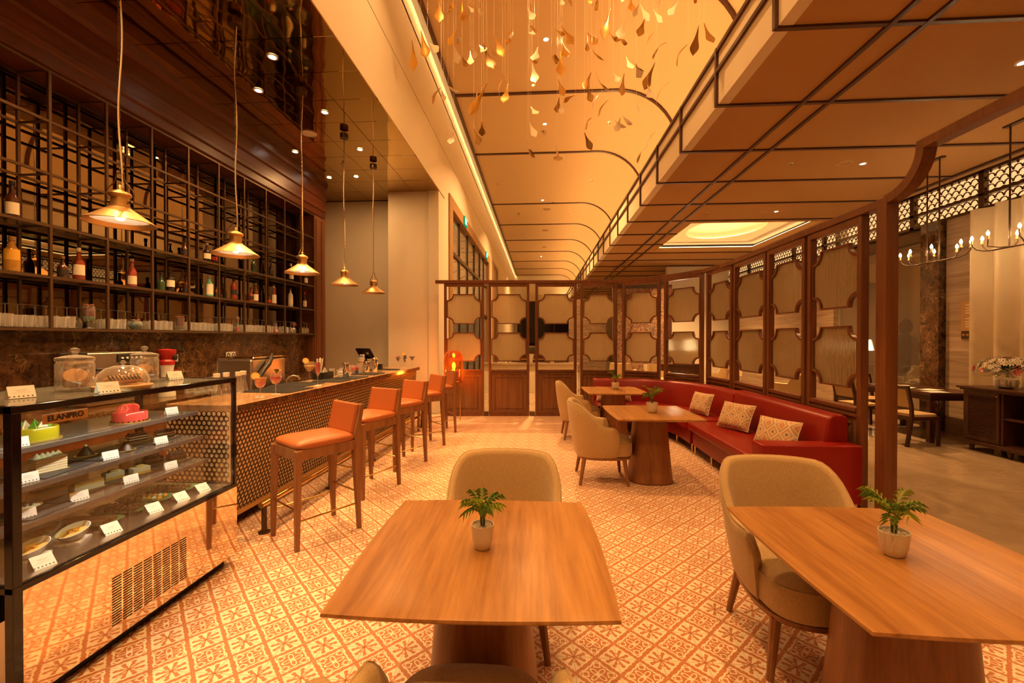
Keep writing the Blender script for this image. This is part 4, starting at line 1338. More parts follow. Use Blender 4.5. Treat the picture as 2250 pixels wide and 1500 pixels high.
def text(s_, size, loc, rot, mat, parent, name='lettering', bold=True):
    cu_ = bpy.data.curves.new(name, 'FONT')
    cu_.body = s_
    cu_.size = size
    cu_.align_x = 'CENTER'
    cu_.align_y = 'CENTER'
    cu_.extrude = .0006
    cu_.offset = .0009 if bold else 0
    o_ = bpy.data.objects.new(name, cu_)
    dg = bpy.context.evaluated_depsgraph_get()
    me = bpy.data.meshes.new_from_object(o_)
    bpy.data.objects.remove(o_)
    o2 = bpy.data.objects.new(name, me)
    COL.objects.link(o2)
    me.materials.clear()
    me.materials.append(mat)
    o2.parent = parent
    o2.location = loc
    o2.rotation_euler = rot
    return o2
text('ELANPRO', .034, (CX1 + .003, 1.7925, 1.229), (R(90), 0, R(90)), m['black_matt'], pl)

# print for the price cards: lines of small type and a row of dark squares
t = NT('price_card')
v = t.coords('Object')
sx = t.node('ShaderNodeSeparateXYZ')
t.link(v, sx.inputs[0])
M = t.M
X_, Z_ = sx.outputs[0], sx.outputs[2]
sqr = M('MULTIPLY', M('LESS_THAN', M('ABSOLUTE', M('SUBTRACT', Z_, .008)), .003), M('LESS_THAN', M('MODULO', M('ADD', X_, .045), .015), .006))
l1 = M('MULTIPLY', M('LESS_THAN', M('ABSOLUTE', M('SUBTRACT', Z_, .036)), .0012), M('LESS_THAN', M('ABSOLUTE', X_), .020))
l2 = M('MULTIPLY', M('LESS_THAN', M('ABSOLUTE', M('SUBTRACT', Z_, .030)), .0009), M('LESS_THAN', M('ABSOLUTE', X_), .014))
l3 = M('MULTIPLY', M('LESS_THAN', M('ABSOLUTE', M('SUBTRACT', Z_, .024)), .0007), M('LESS_THAN', M('ABSOLUTE', X_), .026))
tx = M('MULTIPLY', M('ADD', l1, M('ADD', l2, l3)), .45)
t.bsdf(t.mix(M('MAXIMUM', sqr, tx), (.84, .82, .80), (.10, .09, .09)), .6)
def card(loc, rz, label, tilt=18):
    c = thing('price_card', label, 'price card', loc, rz, 'price cards of the pastry case')
    if loc[2] < 1.2:
        c.scale = (.82,) * 3
    k = math.tan(R(tilt)) * .055
    MB().add([(-.045, -.0005, 0), (.045, -.0005, 0), (.045, k, .055), (-.045, k, .055), (-.045, .0008, 0), (.045, .0008, 0), (.045, k + .0012, .055), (-.045, k + .0012, .055)], [(0, 1, 2, 3), (7, 6, 5, 4), (0, 4, 5, 1), (3, 2, 6, 7), (1, 5, 6, 2), (0, 3, 7, 4)]).obj('face', m['price_card'], c)
    MB().add([(-.045, k, .0545), (.045, k, .0545), (.045, k + min(k * 1.2, .02), 0), (-.045, k + min(k * 1.2, .02), 0)], [(0, 1, 2, 3)]).obj('back_leaf', m['white_paper'], c)
    return c
plain('cake_lime', (.45, .42, .012), 0.15, coat=.4)
plain('cake_pink', (.66, .07, .055), 0.15, coat=.4)
plain('macaron_pink', (.80, .12, .09), 0.5)
plain('choc', (.045, .016, .008), 0.3)
plain('choc_mid', (.17, .07, .03), 0.5)
plain('cream_white', (.84, .80, .70), 0.5)
plain('custard', (.74, .52, .16), 0.5)
plain('sponge', (.66, .46, .20), 0.8)
plain('crust', (.48, .25, .08), 0.7)
plain('mango', (.80, .42, .03), 0.3)
plain('lime_green', (.12, .42, .05), 0.4)
plain('berry', (.12, .02, .06), 0.3)
plain('cookie', (.42, .21, .08), 0.85, grain=.35, gs=45)
plain('eclair_bun', (.50, .27, .10), 0.7)
plain('gold_board', (.62, .45, .12), 0.35, metal=.6)
RZC = R(72)
def disc(parent, r, z, mat, name='cake_board', h=.004):
    return MB().lathe([(r, z), (r, z + h), (.0001, z + h)], 28).obj(name, m[mat], parent)
def roundcake(loc, mat, r, h, label, top):
    c = thing('round_cake', label, 'cake', loc, 0)
    disc(c, r * 1.14, 0, 'gold_board')
    MB().lathe([(r * .98, .004), (r, .012), (r, h - .008), (r * .96, h), (.0001, h)], 36).obj('glazed_body', m[mat], c, smooth=40)
    top(c, h, r)
    return c
def lime_top(c, h, r):
    for k in range(8):
        a = 2 * PI * k / 8
        MB().prism([(-.018, 0), (.018, 0), (0, .034)], -.003, .003, Matrix.Translation((r * .55 * math.cos(a), r * .55 * math.sin(a), h)) @ Matrix.Rotation(a + 1, 4, 'Z') @ Matrix.Rotation(R(75), 4, 'X')).obj('chocolate_shard', m['lime_green' if k % 2 else 'cream_white'], c)
def pink_top(c, h, r):
    for k in range(6):
        a = R(120 + 32 * k)
        MB().lathe([(.0001, -.007), (.026, -.007), (.028, 0), (.026, .007), (.0001, .007)], 16, M=Matrix.Translation((r * .5 * math.cos(a), r * .62 * math.sin(a), h + .018)) @ Matrix.Rotation(a, 4, 'Z') @ Matrix.Rotation(R(62), 4, 'Y')).obj('macaron', m['macaron_pink'], c, smooth=40)
    for k in range(22):
        a = 2 * PI * k / 22
        MB().lathe([(.0001, 0), (.006, .002), (.005, .008), (.0001, .010)], 6, (r * 1.03 * math.cos(a), r * 1.03 * math.sin(a), .004)).obj('chocolate_crumb', m['choc'], c)
roundcake((-2.53, 1.985, 1.0705), 'cake_lime', .088, .066, 'glossy lime yellow cake with green chocolate shards', lime_top)
roundcake((-2.50, 2.46, 1.0705), 'cake_pink', .085, .062, 'glossy pink cake topped with a row of macarons', pink_top)
card((-2.43, 1.845, 1.0705), RZC, 'price card in front of the lime yellow cake')
card((-2.46, 2.72, 1.0705), RZC, 'price card at the right end of the top case shelf')
def board(loc, rz, sx, sy, label):
    b_ = tag(MB().box((-sx, -sy, 0), (sx, sy, .006)).obj('slate_board', m['slate'], None, bevel=.002, loc=loc, rz=rz), label, 'serving board', 'slate boards in the case')
    return b_
def slice_cake(loc, rz, layers, label, L=.10, W=.042, top=None, tmat=None, cat='cake slice'):
    c = thing('cake_slice', label, cat, loc, rz)
    z = .002
    for k, (mat, h) in enumerate(layers):
        e = .0008 * (k % 2)
        MB().box((-L / 2 + e, -W / 2 + e, z), (L / 2 - e, W / 2 - e, z + h)).obj('layer', m[mat], c)
        z += h
    MB().box((-L / 2 - .008, -W / 2 - .006, 0), (L / 2 + .008, W / 2 + .006, .002)).obj('cake_card', m['gold_board'], c)
    if top == 'peaks':
        for k in range(5):
            MB().lathe([(.016, 0), (.013, .010), (.004, .022), (.0001, .026)], 10, (-L * .35 + L * .17 * k, 0, z)).obj('cream_peak', m[tmat], c, smooth=50)
    elif top == 'biscuit':
        MB().box((-.022, -.014, z), (.022, .014, z + .012)).obj('biscuit', m[tmat], c, bevel=.004)
    elif top == 'berries':
        for k in range(6):
            MB().lathe([(.0001, 0), (.008, .004), (.008, .010), (.0001, .014)], 8, (-L * .38 + L * .15 * k, .008 * (-1) ** k, z)).obj('berry', m[tmat], c, smooth=50)
    return c
s2, s3, dk = .9005, .7405, .5605
board((-2.50, 2.03, s2), R(10), .10, .14, 'slate board under the creamy crepe cake slice')
slice_cake((-2.50, 2.02, s2 + .006), R(75), [('custard' if k % 2 else 'cream_white', .0062) for k in range(11)], 'thick crepe cake slice with white cream peaks', .12, .07, 'peaks', 'cream_white')
card((-2.40, 1.86, s2), RZC, 'price card beside the crepe cake slice')
board((-2.55, 2.36, s2), R(10), .10, .17, 'slate board under the two chocolate pyramids')
for k, (x, y) in enumerate(((-2.60, 2.29), (-2.49, 2.42))):
    c = thing('chocolate_pyramid', ['dark chocolate pyramid left of its price card', 'dark chocolate pyramid right of its price card'][k], 'pastry', (x, y, s2 + .006), 0, 'chocolate pyramids')
    disc(c, .05, 0, 'gold_board', h=.003)
    MB().lathe([(.040, .003), (.006, .055), (.0001, .056)], 24).obj('cone', m['choc'], c, smooth=40)
    MB().lathe([(.008, .053), (.006, .062), (.0001, .064)], 8).obj('gold_tip', m['cream_white'], c)
card((-2.40, 2.25, s2), RZC, 'price card between the chocolate pyramids')
board((-2.58, 2.68, s2), R(10), .12, .13, 'slate board under the two layered chocolate slices')
CL = [('choc', .012), ('cream_white', .006), ('choc_mid', .010), ('cream_white', .006), ('choc', .012)]
slice_cake((-2.63, 2.63, s2 + .006), R(70), CL, 'layered chocolate cake slice with berries, left of the pair', .10, .05, 'berries', 'berry')
slice_cake((-2.54, 2.74, s2 + .006), R(70), CL, 'layered chocolate cake slice with berries, right of the pair', .10, .05, 'berries', 'berry')
card((-2.425, 2.60, s2), RZC, 'price card before the layered chocolate slices')
board((-2.53, 2.13, s3), R(10), .11, .15, 'slate board under the crumble slices on the third shelf')
slice_cake((-2.56, 2.07, s3 + .006), R(75), [('cream_white', .026), ('custard', .012), ('crust', .006)], 'pale cheesecake bar with a golden top', .13, .045)
slice_cake((-2.49, 2.20, s3 + .006), R(75), [('cream_white', .026), ('custard', .012), ('crust', .006)], 'pale cheesecake bar behind a bright price card', .13, .045)
card((-2.37, 2.06, s3), RZC, 'bright white price card before the cheesecake bars')
board((-2.50, 2.43, s3), R(10), .11, .14, 'slate board under the biscuit-topped tarts')
slice_cake((-2.53, 2.38, s3 + .006), R(70), [('custard', .014), ('cream_white', .024)], 'cream tart slice topped with a biscuit, left one', .09, .055, 'biscuit', 'sponge')
slice_cake((-2.46, 2.48, s3 + .006), R(70), [('custard', .014), ('cream_white', .024)], 'cream tart slice topped with a biscuit, right one', .09, .055, 'biscuit', 'sponge')
card((-2.36, 2.33, s3), RZC, 'bright white price card before the biscuit-topped tarts')
board((-2.52, 2.72, s3), R(10), .11, .12, 'slate board under the dark fudge slices')
slice_cake((-2.56, 2.67, s3 + .006), R(70), [('choc', .022), ('choc_mid', .012), ('choc', .010)], 'dark fudge cake slice, left of the pair', .10, .05, 'peaks', 'choc')
slice_cake((-2.48, 2.77, s3 + .006), R(70), [('choc', .022), ('choc_mid', .012), ('choc', .010)], 'dark fudge cake slice, right of the pair', .10, .05, 'peaks', 'choc')
card((-2.36, 2.60, s3), RZC, 'price card before the dark fudge slices')
board((-2.45, 1.90, s3), R(10), .11, .11, 'slate board under the blueberry tartlet')
c = thing('tartlet', 'round cream tartlet with dark berries', 'tart', (-2.46, 1.90, s3 + .006))
MB().lathe([(.036, 0), (.052, .026), (.048, .026), (.034, .016), (.0001, .016)], 20, cap=False).obj('crust', m['crust'], c, smooth=40)
MB().lathe([(.046, .022), (.03, .028), (.0001, .029)], 20).obj('filling', m['cream_white'], c, smooth=40)
for k in range(4):
    MB().lathe([(.0001, 0), (.006, .003), (.006, .008), (.0001, .010)], 8, (.018 * math.cos(k * 1.7), .018 * math.sin(k * 1.7), .028)).obj('berry', m['berry'], c)
card((-2.375, 1.83, s3), RZC, 'price card beside the berry tartlet')
# deck: bowls, trays of bars and rolls
for k, (x, y, l) in enumerate(((-2.48, 1.98, 'white slanted bowl of mango pudding at the back'), (-2.33, 1.99, 'white slanted bowl of mango pudding on a folded napkin'), (-2.34, 1.82, 'white slanted bowl of mango pudding nearest the case corner'))):
    b_ = thing('pudding_bowl', l, 'bowl', (x, y, dk), 0, 'pudding bowls')
    MB().box((-.05, -.05, 0), (.05, .05, .012)).obj('napkin', m['white_paper'], b_, rz=.4)
    rings = [[(r * math.cos(a), r * math.sin(a), z + sl * r * math.sin(a)) for a in [2 * PI * i / 24 for i in range(24)]] for r, z, sl in ((.028, .012, 0), (.050, .030, .1), (.064, .062, .28), (.060, .062, .28), (.046, .034, .12), (.02, .022, 0))]
    MB().loft(rings).obj('bowl', m['white_ceramic'], b_, smooth=40)
    MB().loft([[(r * math.cos(a), r * math.sin(a), z + sl * r * math.sin(a)) for a in [2 * PI * i / 20 for i in range(20)]] for r, z, sl in ((.052, .048, .2), (.03, .052, .2), (.001, .053, .1))]).obj('pudding', m['custard'], b_, smooth=40)
    for q in range(4):
        MB().box((-.008, -.006, .052), (.008, .006, .062)).obj('mango_cube', m['mango'], b_, loc=(.016 * math.cos(q * 1.5), .016 * math.sin(q * 1.5), 0), rz=q)
TR = [(2.19, 'green oblong tray of ruled chocolate bars', 'choc_mid', 'bar'), (2.37, 'green oblong tray of dark chocolate rolls', 'choc', 'roll'), (2.54, 'green oblong tray of white and yellow sweets', 'cream_white', 'ball'), (2.72, 'green oblong tray of milk chocolate truffles', 'choc_mid', 'ball')]
for y, l, mat, kind in TR:
    tt = tag(MB().loft([[(x, yy_, z) for x, yy_ in superell(a, b, 6, 28)] for a, b, z in ((.13, .055, 0), (.155, .072, .016), (.150, .068, .016), (.125, .052, .005))]).obj('serving_tray', m['green_ceramic'], None, smooth=40, loc=(-2.475, y, dk), rz=R(8)), l, 'tray', 'green trays on the case deck')
    for k in range(7 if kind != 'bar' else 6):
        for q in range(2):
            x = -.095 + .19 * k / (6 if kind != 'bar' else 5)
            yq = -.025 + .05 * q
            n_ = {'bar': 'chocolate_bar', 'roll': 'chocolate_roll', 'ball': 'sweet'}[kind]
            w_ = MB()
            if kind == 'bar':
                w_.box((x - .018, yq - .022, .006), (x + .018, yq + .022, .024))
            elif kind == 'roll':
                w_.cyl((x, yq - .022, .018), (x, yq + .022, .018), .012, n=10)
            else:
                w_.lathe([(.0001, .006), (.012, .008), (.014, .018), (.008, .027), (.0001, .029)], 10, (x, yq, 0))
            pos_ = tt.matrix_basis @ Vector((0, 0, 0))
            o_ = w_.obj(n_, m[mat if (kind != 'ball' or mat != 'cream_white' or k % 2) else 'mango'], None, smooth=40, loc=(-2.475, y, dk), rz=R(8))
            tag(o_, {'bar': 'ruled milk chocolate bar lying on the first green tray', 'roll': 'short dark chocolate roll on the second green tray', 'ball': 'small round sweet on the %s green tray' % ('third' if mat == 'cream_white' else 'last')}[kind], 'chocolate', '%s tray sweets' % l.split(' of ')[1])
for x, y, l in ((-2.215, 2.09, 'price card beside the mango pudding bowls'), (-2.235, 2.36, 'price card before the dark chocolate rolls'), (-2.225, 2.54, 'price card before the white and yellow sweets'), (-2.215, 2.70, 'price card before the chocolate truffles'), (-2.19, 1.76, 'price card lying nearest the case corner')):
    card((x, y, dk), RZC, l, 50)
# on top of the case
tz = 1.3025
def jar(loc, label, r, h):
    j = thing('cookie_jar', label, 'jar', loc, 0, 'cookie jars on the case')
    MB().lathe([(r * .95, 0), (r, .01), (r, h * .9), (r * .9, h), (r * .86, h), (r * .95, h * .88), (r * .95, .016), (.0001, .014)], 32, cap=False).obj('jar', m['clear_glass'], j, smooth=40)
    ld = MB().lathe([(r * .98, h), (r * 1.02, h + .012), (r * .98, h + .02), (r * .5, h + .03), (r * .18, h + .034)], 32, cap=False).obj('lid', m['clear_glass'], j, smooth=40)
    MB().lathe([(r * .16, h + .032), (r * .12, h + .042), (r * .25, h + .055), (r * .25, h + .066), (.0001, h + .074)], 18).obj('knob', m['clear_glass'], ld, smooth=40)
    return j
def cookies(loc, r, n, lab):
    random.seed(int(loc[1] * 100))
    for k in range(n):
        c_ = MB().lathe([(.0001, -.007), (r * .8, -.007), (r, -.002), (r * .9, .006), (.0001, .009)], 16).obj('cookie', m['cookie'], None, smooth=40)
        a = k * 2.3
        tl = Vector((.55, -.45, .70)).normalized() if r > .05 else Vector((.35, -.62, .70)).normalized()
        c_.rotation_euler = tl.to_track_quat('Z', 'Y').to_euler()
        c_.location = Vector(loc) + Vector((-.012, .01, .058)) + tl * (-.024 + .0172 * k)
        tag(c_, lab, 'cookie', lab)
jar((-2.475, 2.13, tz), 'large lidded glass cookie jar nearest the camera', .078, .155)
cookies((-2.475, 2.13, tz), .052, 4, 'round brown cookie piled in the nearer glass jar')
jar((-2.54, 2.60, tz), 'lidded glass cookie jar farther along the case', .072, .155)
cookies((-2.54, 2.60, tz), .0475, 4, 'round oat cookie piled in the farther glass jar')
jar((-2.70, 1.78, tz), 'glass jar cut off at the left edge of the picture', .075, .15)
cd = thing('cake_dome', 'clear glass dome over a round wooden board', 'cake dome', (-2.275, 2.20, tz))
MB().lathe([(.125, .0), (.128, .006), (.128, .022), (.0001, .022)], 40).obj('board', m['board_wood'], cd, smooth=40)
dm = MB().lathe([(.112, .023), (.114, .05), (.104, .085), (.078, .112), (.04, .127), (.008, .131)], 36, cap=False).obj('dome', m['clear_glass'], cd, smooth=60)
MB().lathe([(.008, .130), (.006, .137), (.013, .144), (.010, .154), (.0001, .157)], 14).obj('knob', m['clear_glass'], dm, smooth=50)
ec = thing('chocolate_eclair', 'chocolate drizzled bun under the glass dome', 'pastry', (-2.275, 2.20, tz + .0225), R(70))
MB().loft([[(x, .030 * k * math.cos(a), .028 + .026 * k * math.sin(a)) for a in [2 * PI * i / 14 for i in range(14)]] for x, k in ((-.085, .05), (-.08, .55), (-.06, .9), (0, 1), (.06, .9), (.08, .55), (.085, .05))]).obj('bun', m['eclair_bun'], ec, smooth=60)
for k in range(9):
    x = -.064 + .016 * k
    MB().tube([(x + .008 * math.sin(a * 2), .031 * math.cos(a), .029 + .028 * math.sin(a)) for a in [PI * i / 8 for i in range(9)]], .0042, 5).obj('drizzle', m['choc'], ec, smooth=50)
card((-2.40, 1.84, tz), RZC, 'large price card on the case top nearest the camera', 22)
card((-2.175, 2.035, tz), RZC, 'price card leaning before the glass dome', 25)
card((-2.44, 2.73, tz), RZC, 'price card on the case top beside the farther jar', 25)
c4 = card((-2.42, 2.335, tz), RZC, 'price card standing behind the chocolate drizzled bun', 15)

# ================================================================== TABLES
def make_table(label):
    t_ = thing('cafe_table', label, 'table', group='square walnut tables')
    W = .452
    def outline(w, bulge, n=10):
        p = []
        for s_ in range(4):
            a = s_ * PI / 2
            ca, sa = math.cos(a), math.sin(a)
            for i in range(n):
                u = -1 + 2 * i / n
                x, y = w * u, -w - bulge * (1 - u * u)
                p.append((x * ca - y * sa, x * sa + y * ca))
        return p
    tp_ = MB().loft([[(x, y, z) for x, y in outline(w, .018)] for w, z in ((W - .035, .722), (W - .004, .736), (W, .742), (W - .002, .7495), (W - .004, .75))])
    tp_.obj('table_top', m['table_wood'], t_, smooth=30)
    pe = MB().loft([[(x, y, z) for x, y in superell(a, a, 2.8, 40)] for a, z in ((.238, 0), (.236, .01), (.222, .15), (.200, .38), (.182, .62), (.178, .715))])
    pe.obj('pedestal', m['pedestal_wood'], t_, smooth=40)
    MB().loft([[(x, y, z) for x, y in superell(.243, .243, 2.8, 40)] for z in (-.0, .006)]).obj('floor_ring', m['dark_wood'], t_)
    MB().box((-.25, -.25, .712), (.25, .25, .722)).obj('mounting_plate', m['black_matt'], t_)
    return t_
tb1 = make_table('square walnut table nearest the camera with a potted palm')
tb1.location = (-.22, 1.705, 0)
tb1.rotation_euler = (0, 0, R(1.6))
dup(tb1, (1.385, 1.72, 0), R(1), 'square walnut table cut by the right edge of the picture')
dup(tb1, (1.245, 4.89, 0), R(1.5), 'square walnut table before the straight red sofa')
dup(tb1, (1.19, 6.93, 0), R(2), 'small far walnut table in the curve of the red sofa')

# potted palms
def frond(mb, base, az, L, lift, nl=7, wl=.012):
    """arching rachis with slender leaflets"""
    pts = []
    d = Vector((math.cos(az), math.sin(az), 0))
    for i in range(8):
        u = i / 7
        pts.append(Vector(base) + d * (L * u * (.25 + .5 * u)) + Vector((0, 0, L * (lift * u - .75 * u ** 2.2))))
    mb.tube([tuple(p) for p in pts], [.0016] * 7 + [.0006], 4)
    side = d.cross(Vector((0, 0, 1)))
    for i in range(2, 8):
        p = pts[i]
        tdir = (pts[i] - pts[i - 1]).normalized()
        for s_ in (-1, 1):
            q = (tdir * .8 + side * s_ * .75 + Vector((0, 0, -.12))).normalized()
            ll = L * (.42 if i < 7 else .36)
            w_ = q.cross(Vector((0, 0, 1))).normalized() * wl * .5
            a0, a1, a2 = p, p + q * ll * .45 + Vector((0, 0, .004)), p + q * ll + Vector((0, 0, -.014))
            mb.add([tuple(a0 - w_ * .3), tuple(a1 - w_), tuple(a2), tuple(a1 + w_), tuple(a0 + w_ * .3)], [(0, 1, 2, 3, 4)])
def pot_plant(label, loc, rx=.042, ry=.042, h=.088, ph=.12, seed=1, rz=0, simple=False):
    random.seed(seed)
    p = thing('potted_palm', label, 'potted plant', loc, rz, 'potted palms on the tables')
    def ell(k, z):
        return [(rx * k * math.cos(a), ry * k * math.sin(a), z) for a in [2 * PI * i / 32 for i in range(32)]]
    MB().loft([ell(.62, 0), ell(.72, .004), ell(.90, h * .35), ell(1.0, h * .8), ell(1.02, h), ell(.94, h), ell(.92, h * .82), ell(.88, h * .8)]).obj('pot', m['pot_ceramic'], p, smooth=40)
    MB().loft([ell(.9, h * .80), ell(.5, h * .83), ell(.02, h * .84)]).obj('soil', m['soil'], p)
    n = 0
    for ring, cnt in ((.76, 15), (.48, 9), (.2, 4)):
        for k in range(cnt):
            a = 2 * PI * k / cnt + ring * 3
            r_ = random.uniform(.0068, .0098)
            o_ = MB().lathe([(.0001, -.6 * r_), (.8 * r_, -.4 * r_), (r_, 0), (.8 * r_, .45 * r_), (.0001, .62 * r_)], 8).obj('pebble', m['pebble'], p, smooth=60)
            o_.location = (rx * ring * math.cos(a), ry * ring * math.sin(a), h * .86)
            o_.scale = (1.25, .95, 1)
            o_.rotation_euler = (0, 0, random.uniform(0, 3))
    for k in range(6):
        a = 2 * PI * k / 6
        MB().tube([(.006 * math.cos(a), .006 * math.sin(a), h * .8), (.009 * math.cos(a), .009 * math.sin(a), h + ph * .28)], .0022, 5).obj('stem', m['stem_green'], p)
    for k in range(13):
        fm = MB()
        a = 2 * PI * k / 13 + random.uniform(-.2, .2)
        frond(fm, (.008 * math.cos(a), .008 * math.sin(a), h + ph * random.uniform(.12, .3)), a, ph * random.uniform(.55, .8), random.uniform(1.1, 2.0), wl=.0062)
        fm.obj('frond', m['leaf_lime' if k % 3 == 0 else 'leaf_green'], p)
    return p
pot_plant('white pot of palm on the table nearest the camera', (-.222, 1.675, .7505), .044, .044, .095, .115, 1)
pot_plant('oval white pot of palm on the table at the right edge', (1.36, 1.72, .7505), .055, .045, .092, .14, 2, R(20))
pot_plant('white pot of palm on the table before the straight sofa', (1.265, 4.86, .7505), .062, .062, .112, .16, 3)
pot_plant('white pot of palm on the small far table', (1.25, 7.06, .7505), .062, .062, .112, .16, 4)

# ================================================================== TUB CHAIRS
def make_chair(label):
    c = thing('tub_chair', label, 'chair', group='beige upholstered tub chairs')
    def r_at(th, a=.275, b=.285, e=2.7):
        s_, k = math.sin(th), math.cos(th)
        return (abs(s_ / a) ** e + abs(k / b) ** e) ** (-1 / e)
    cols_o = []
    NTH = 44
    TH = 121
    def top(th):
        d = abs(math.degrees(th))
        if d < 38:
            return .885 - .004 * (d / 38) ** 2
        if d < 92:
            u = (d - 38) / 54
            u = u * u * (3 - 2 * u)
            return .881 - u * .245
        if d < 108:
            return .636 - .006 * (d - 92) / 16
        u = (d - 108) / (TH - 108)
        return .630 - .075 * u ** 2.0
    rings = []
    for i in range(NTH + 1):
        th = R(-TH + 2 * TH * i / NTH)
        h = top(th)
        d = abs(math.degrees(th))
        lean = .085 if d < 60 else .085 - .045 * min(1, (d - 60) / 50)
        sx, cy = math.sin(th), math.cos(th)
        rb = r_at(th)
        tk = .052
        def P(r, z):
            return (r * sx, r * cy, z)
        def ro(z):
            u = (z - .30) / .58
            return rb + lean * u ** 1.15 + .018 * math.sin(PI * min(1, u))
        rings.append([P(ro(.30) - .012, .295), P(ro(.33), .325), P(ro(.30 + (h - .30) * .4), .30 + (h - .30) * .4), P(ro(.30 + (h - .30) * .75), .30 + (h - .30) * .75), P(ro(h - .02), h - .022), P(ro(h) - .012, h - .003), P(ro(h) - tk * .5, h), P(ro(h) - tk + .008, h - .006), P(ro(h - .03) - tk, h - .03), P(ro(.30 + (h - .30) * .7) - tk - .006, .30 + (h - .30) * .7), P(ro(.42) - tk - .012, .42), P(ro(.34) - tk, .34)])
    MB().loft(rings).obj('shell', m['beige_fabric'], c, smooth=75)
    # piping along the shell's upper edge
    MB().tube([tuple(r_[5]) for r_ in rings], .0042, 6).obj('piping', m['beige_fabric'], c, smooth=60)
    def seat(k, z, fy=0):
        return [(x, y, z) for x, y in superell(.25 * k, .288 * k, 3.4, 36, 0, -.048 + fy)]
    MB().loft([seat(.96, .30), seat(1.0, .315), seat(1.01, .40), seat(.995, .445), seat(.95, .468), seat(.80, .482), seat(.45, .490), seat(.05, .492)]).obj('seat_cushion', m['beige_fabric'], c, smooth=70)
    MB().tube([(x * 1.002, y, .448) for x, _, __ in [] for y in []] or [tuple(p) for p in seat(1.0, .446) + seat(1.0, .446)[:1]], .0035, 6).obj('seat_piping', m['beige_fabric'], c, smooth=60)
    MB().loft([[(x, y, z) for x, y in superell(a, b, 2.9, 36, 0, -.030)] for a, b, z in ((.225, .26, .268), (.262, .295, .272), (.268, .30, .298), (.20, .23, .30))]).obj('base_ring', m['chair_wood'], c, smooth=40)
    for sx in (-1, 1):
        for sy in (-1, 1):
            b_ = MB()
            def sq(x, y, z, w):
                return [(x + w * .8 * math.cos(a), y + w * .8 * math.sin(a), z) for a in [2 * PI * i / 8 + PI / 8 for i in range(8)]]
            b_.loft([sq(sx * .245, sy * .255 - .01, 0, .020), sq(sx * .205, sy * .215 - .015, .275, .032)])
            lg = b_.obj('leg', m['chair_wood'], c, smooth=35)
            MB().lathe([(.0125, -.0005), (.0135, .005)], 8, (sx * .245, sy * .255 - .01, 0)).obj('glide', m['black_matt'], lg)
    return c
ch = make_chair('beige tub chair facing the camera behind the nearest table')
ch.location = (-.20, 2.33, 0)
ch.rotation_euler = (0, 0, R(0))
dup(ch, (-.21, 1.12, 0), R(181), 'beige tub chair seen from behind at the bottom edge')
dup(ch, (1.33, 2.28, 0), R(-4), 'beige tub chair behind the walnut table at the right')
dup(ch, (.69, 4.86, 0), R(90), 'beige tub chair side-on before the straight sofa table')
dup(ch, (.635, 6.90, 0), R(92), 'farthest beige tub chair, at the small far table')

# ================================================================== RED SOFAS
def rbox(a, b, mat, parent, name, bev=.03):
    return MB().box(a, b).obj(name, mat, parent, smooth=45, bevel=bev, seg=4)
sfa = thing('straight_sofa', 'straight red leather sofa with one low end arm', 'sofa', (0, 0, 0))
RL = m['red_leather']
rbox((2.10, 4.13, .12), (2.86, 5.98, .335), RL, sfa, 'base', .015)
rbox((2.03, 4.15, .335), (2.70, 5.99, .445), RL, sfa, 'seat_cushion', .028)
MB().loft([[(2.60, y, .43), (2.66, y, .84), (2.70, y, .872), (2.79, y, .878), (2.84, y, .85), (2.865, y, .33), (2.66, y, .33)] for y in (4.10, 6.0)]).obj('backrest', RL, sfa, bevel=.02, seg=3, smooth=45)
rbox((2.0, 3.955, .10), (2.87, 4.145, .625), RL, sfa, 'armrest', .018)
for x, y in ((2.14, 5.42), (2.14, 4.25), (2.85, 4.02), (2.80, 5.8), (2.12, 5.92)):
    MB().lathe([(.012, 0), (.016, .12)], 10, (x, y, 0)).obj('foot', m['brass'], sfa, smooth=40)
MB().tube([(2.60, 4.16, .447), (2.60, 5.98, .447)], .004, 5).obj('seam', RL, sfa)
cvs = thing('curved_sofa', 'curved red leather sofa wrapping round the far corner', 'sofa', (0, 0, 0))
path = []
for i in range(29):
    u = i / 28
    if u < .16:
        path.append((2.02, 6.03 + .30 * u / .16, 0.0))
    elif u < .76:
        a = (PI / 2) * (u - .16) / .60
        path.append((1.50 + .52 * math.cos(a), 6.33 + .93 * math.sin(a), math.atan2(.52 * math.sin(a), .93 * math.cos(a))))
    else:
        path.append((1.50 - .50 * (u - .76) / .24, 7.26, PI / 2))
def off(p, d, z):
    x, y, a = p
    return (x + d * math.cos(a), y + d * math.sin(a), z)
def sweep(prof, name, bev=.0):
    return MB().loft([[off(p, d, z) for d, z in prof] for p in path]).obj(name, RL, cvs, smooth=50, bevel=bev, seg=3)
sweep([(.06, .12), (.82, .12), (.82, .33), (.06, .33)], 'base', .01)
sweep([(.0, .335), (.66, .335), (.66, .445), (.03, .447), (.008, .437), (0, .42)], 'seat_cushion')
sweep([(.60, .33), (.60, .44), (.645, .80), (.67, .835), (.72, .845), (.79, .84), (.82, .81), (.86, .33)], 'backrest')
for i in (0, 8, 16, 23, 28):
    x, y, z = off(path[i], .12, 0)
    MB().lathe([(.012, 0), (.016, .12)], 10, (x - (.05 if i == 28 else 0) + (0.0), y + (.06 if i == 0 else 0), 0)).obj('foot', m['brass'], cvs, smooth=40)
for i in (2, 14, 26):
    x, y, z = off(path[i], .70, 0)
    MB().lathe([(.012, 0), (.016, .12)], 10, (x, y, 0)).obj('foot', m['brass'], cvs, smooth=40)

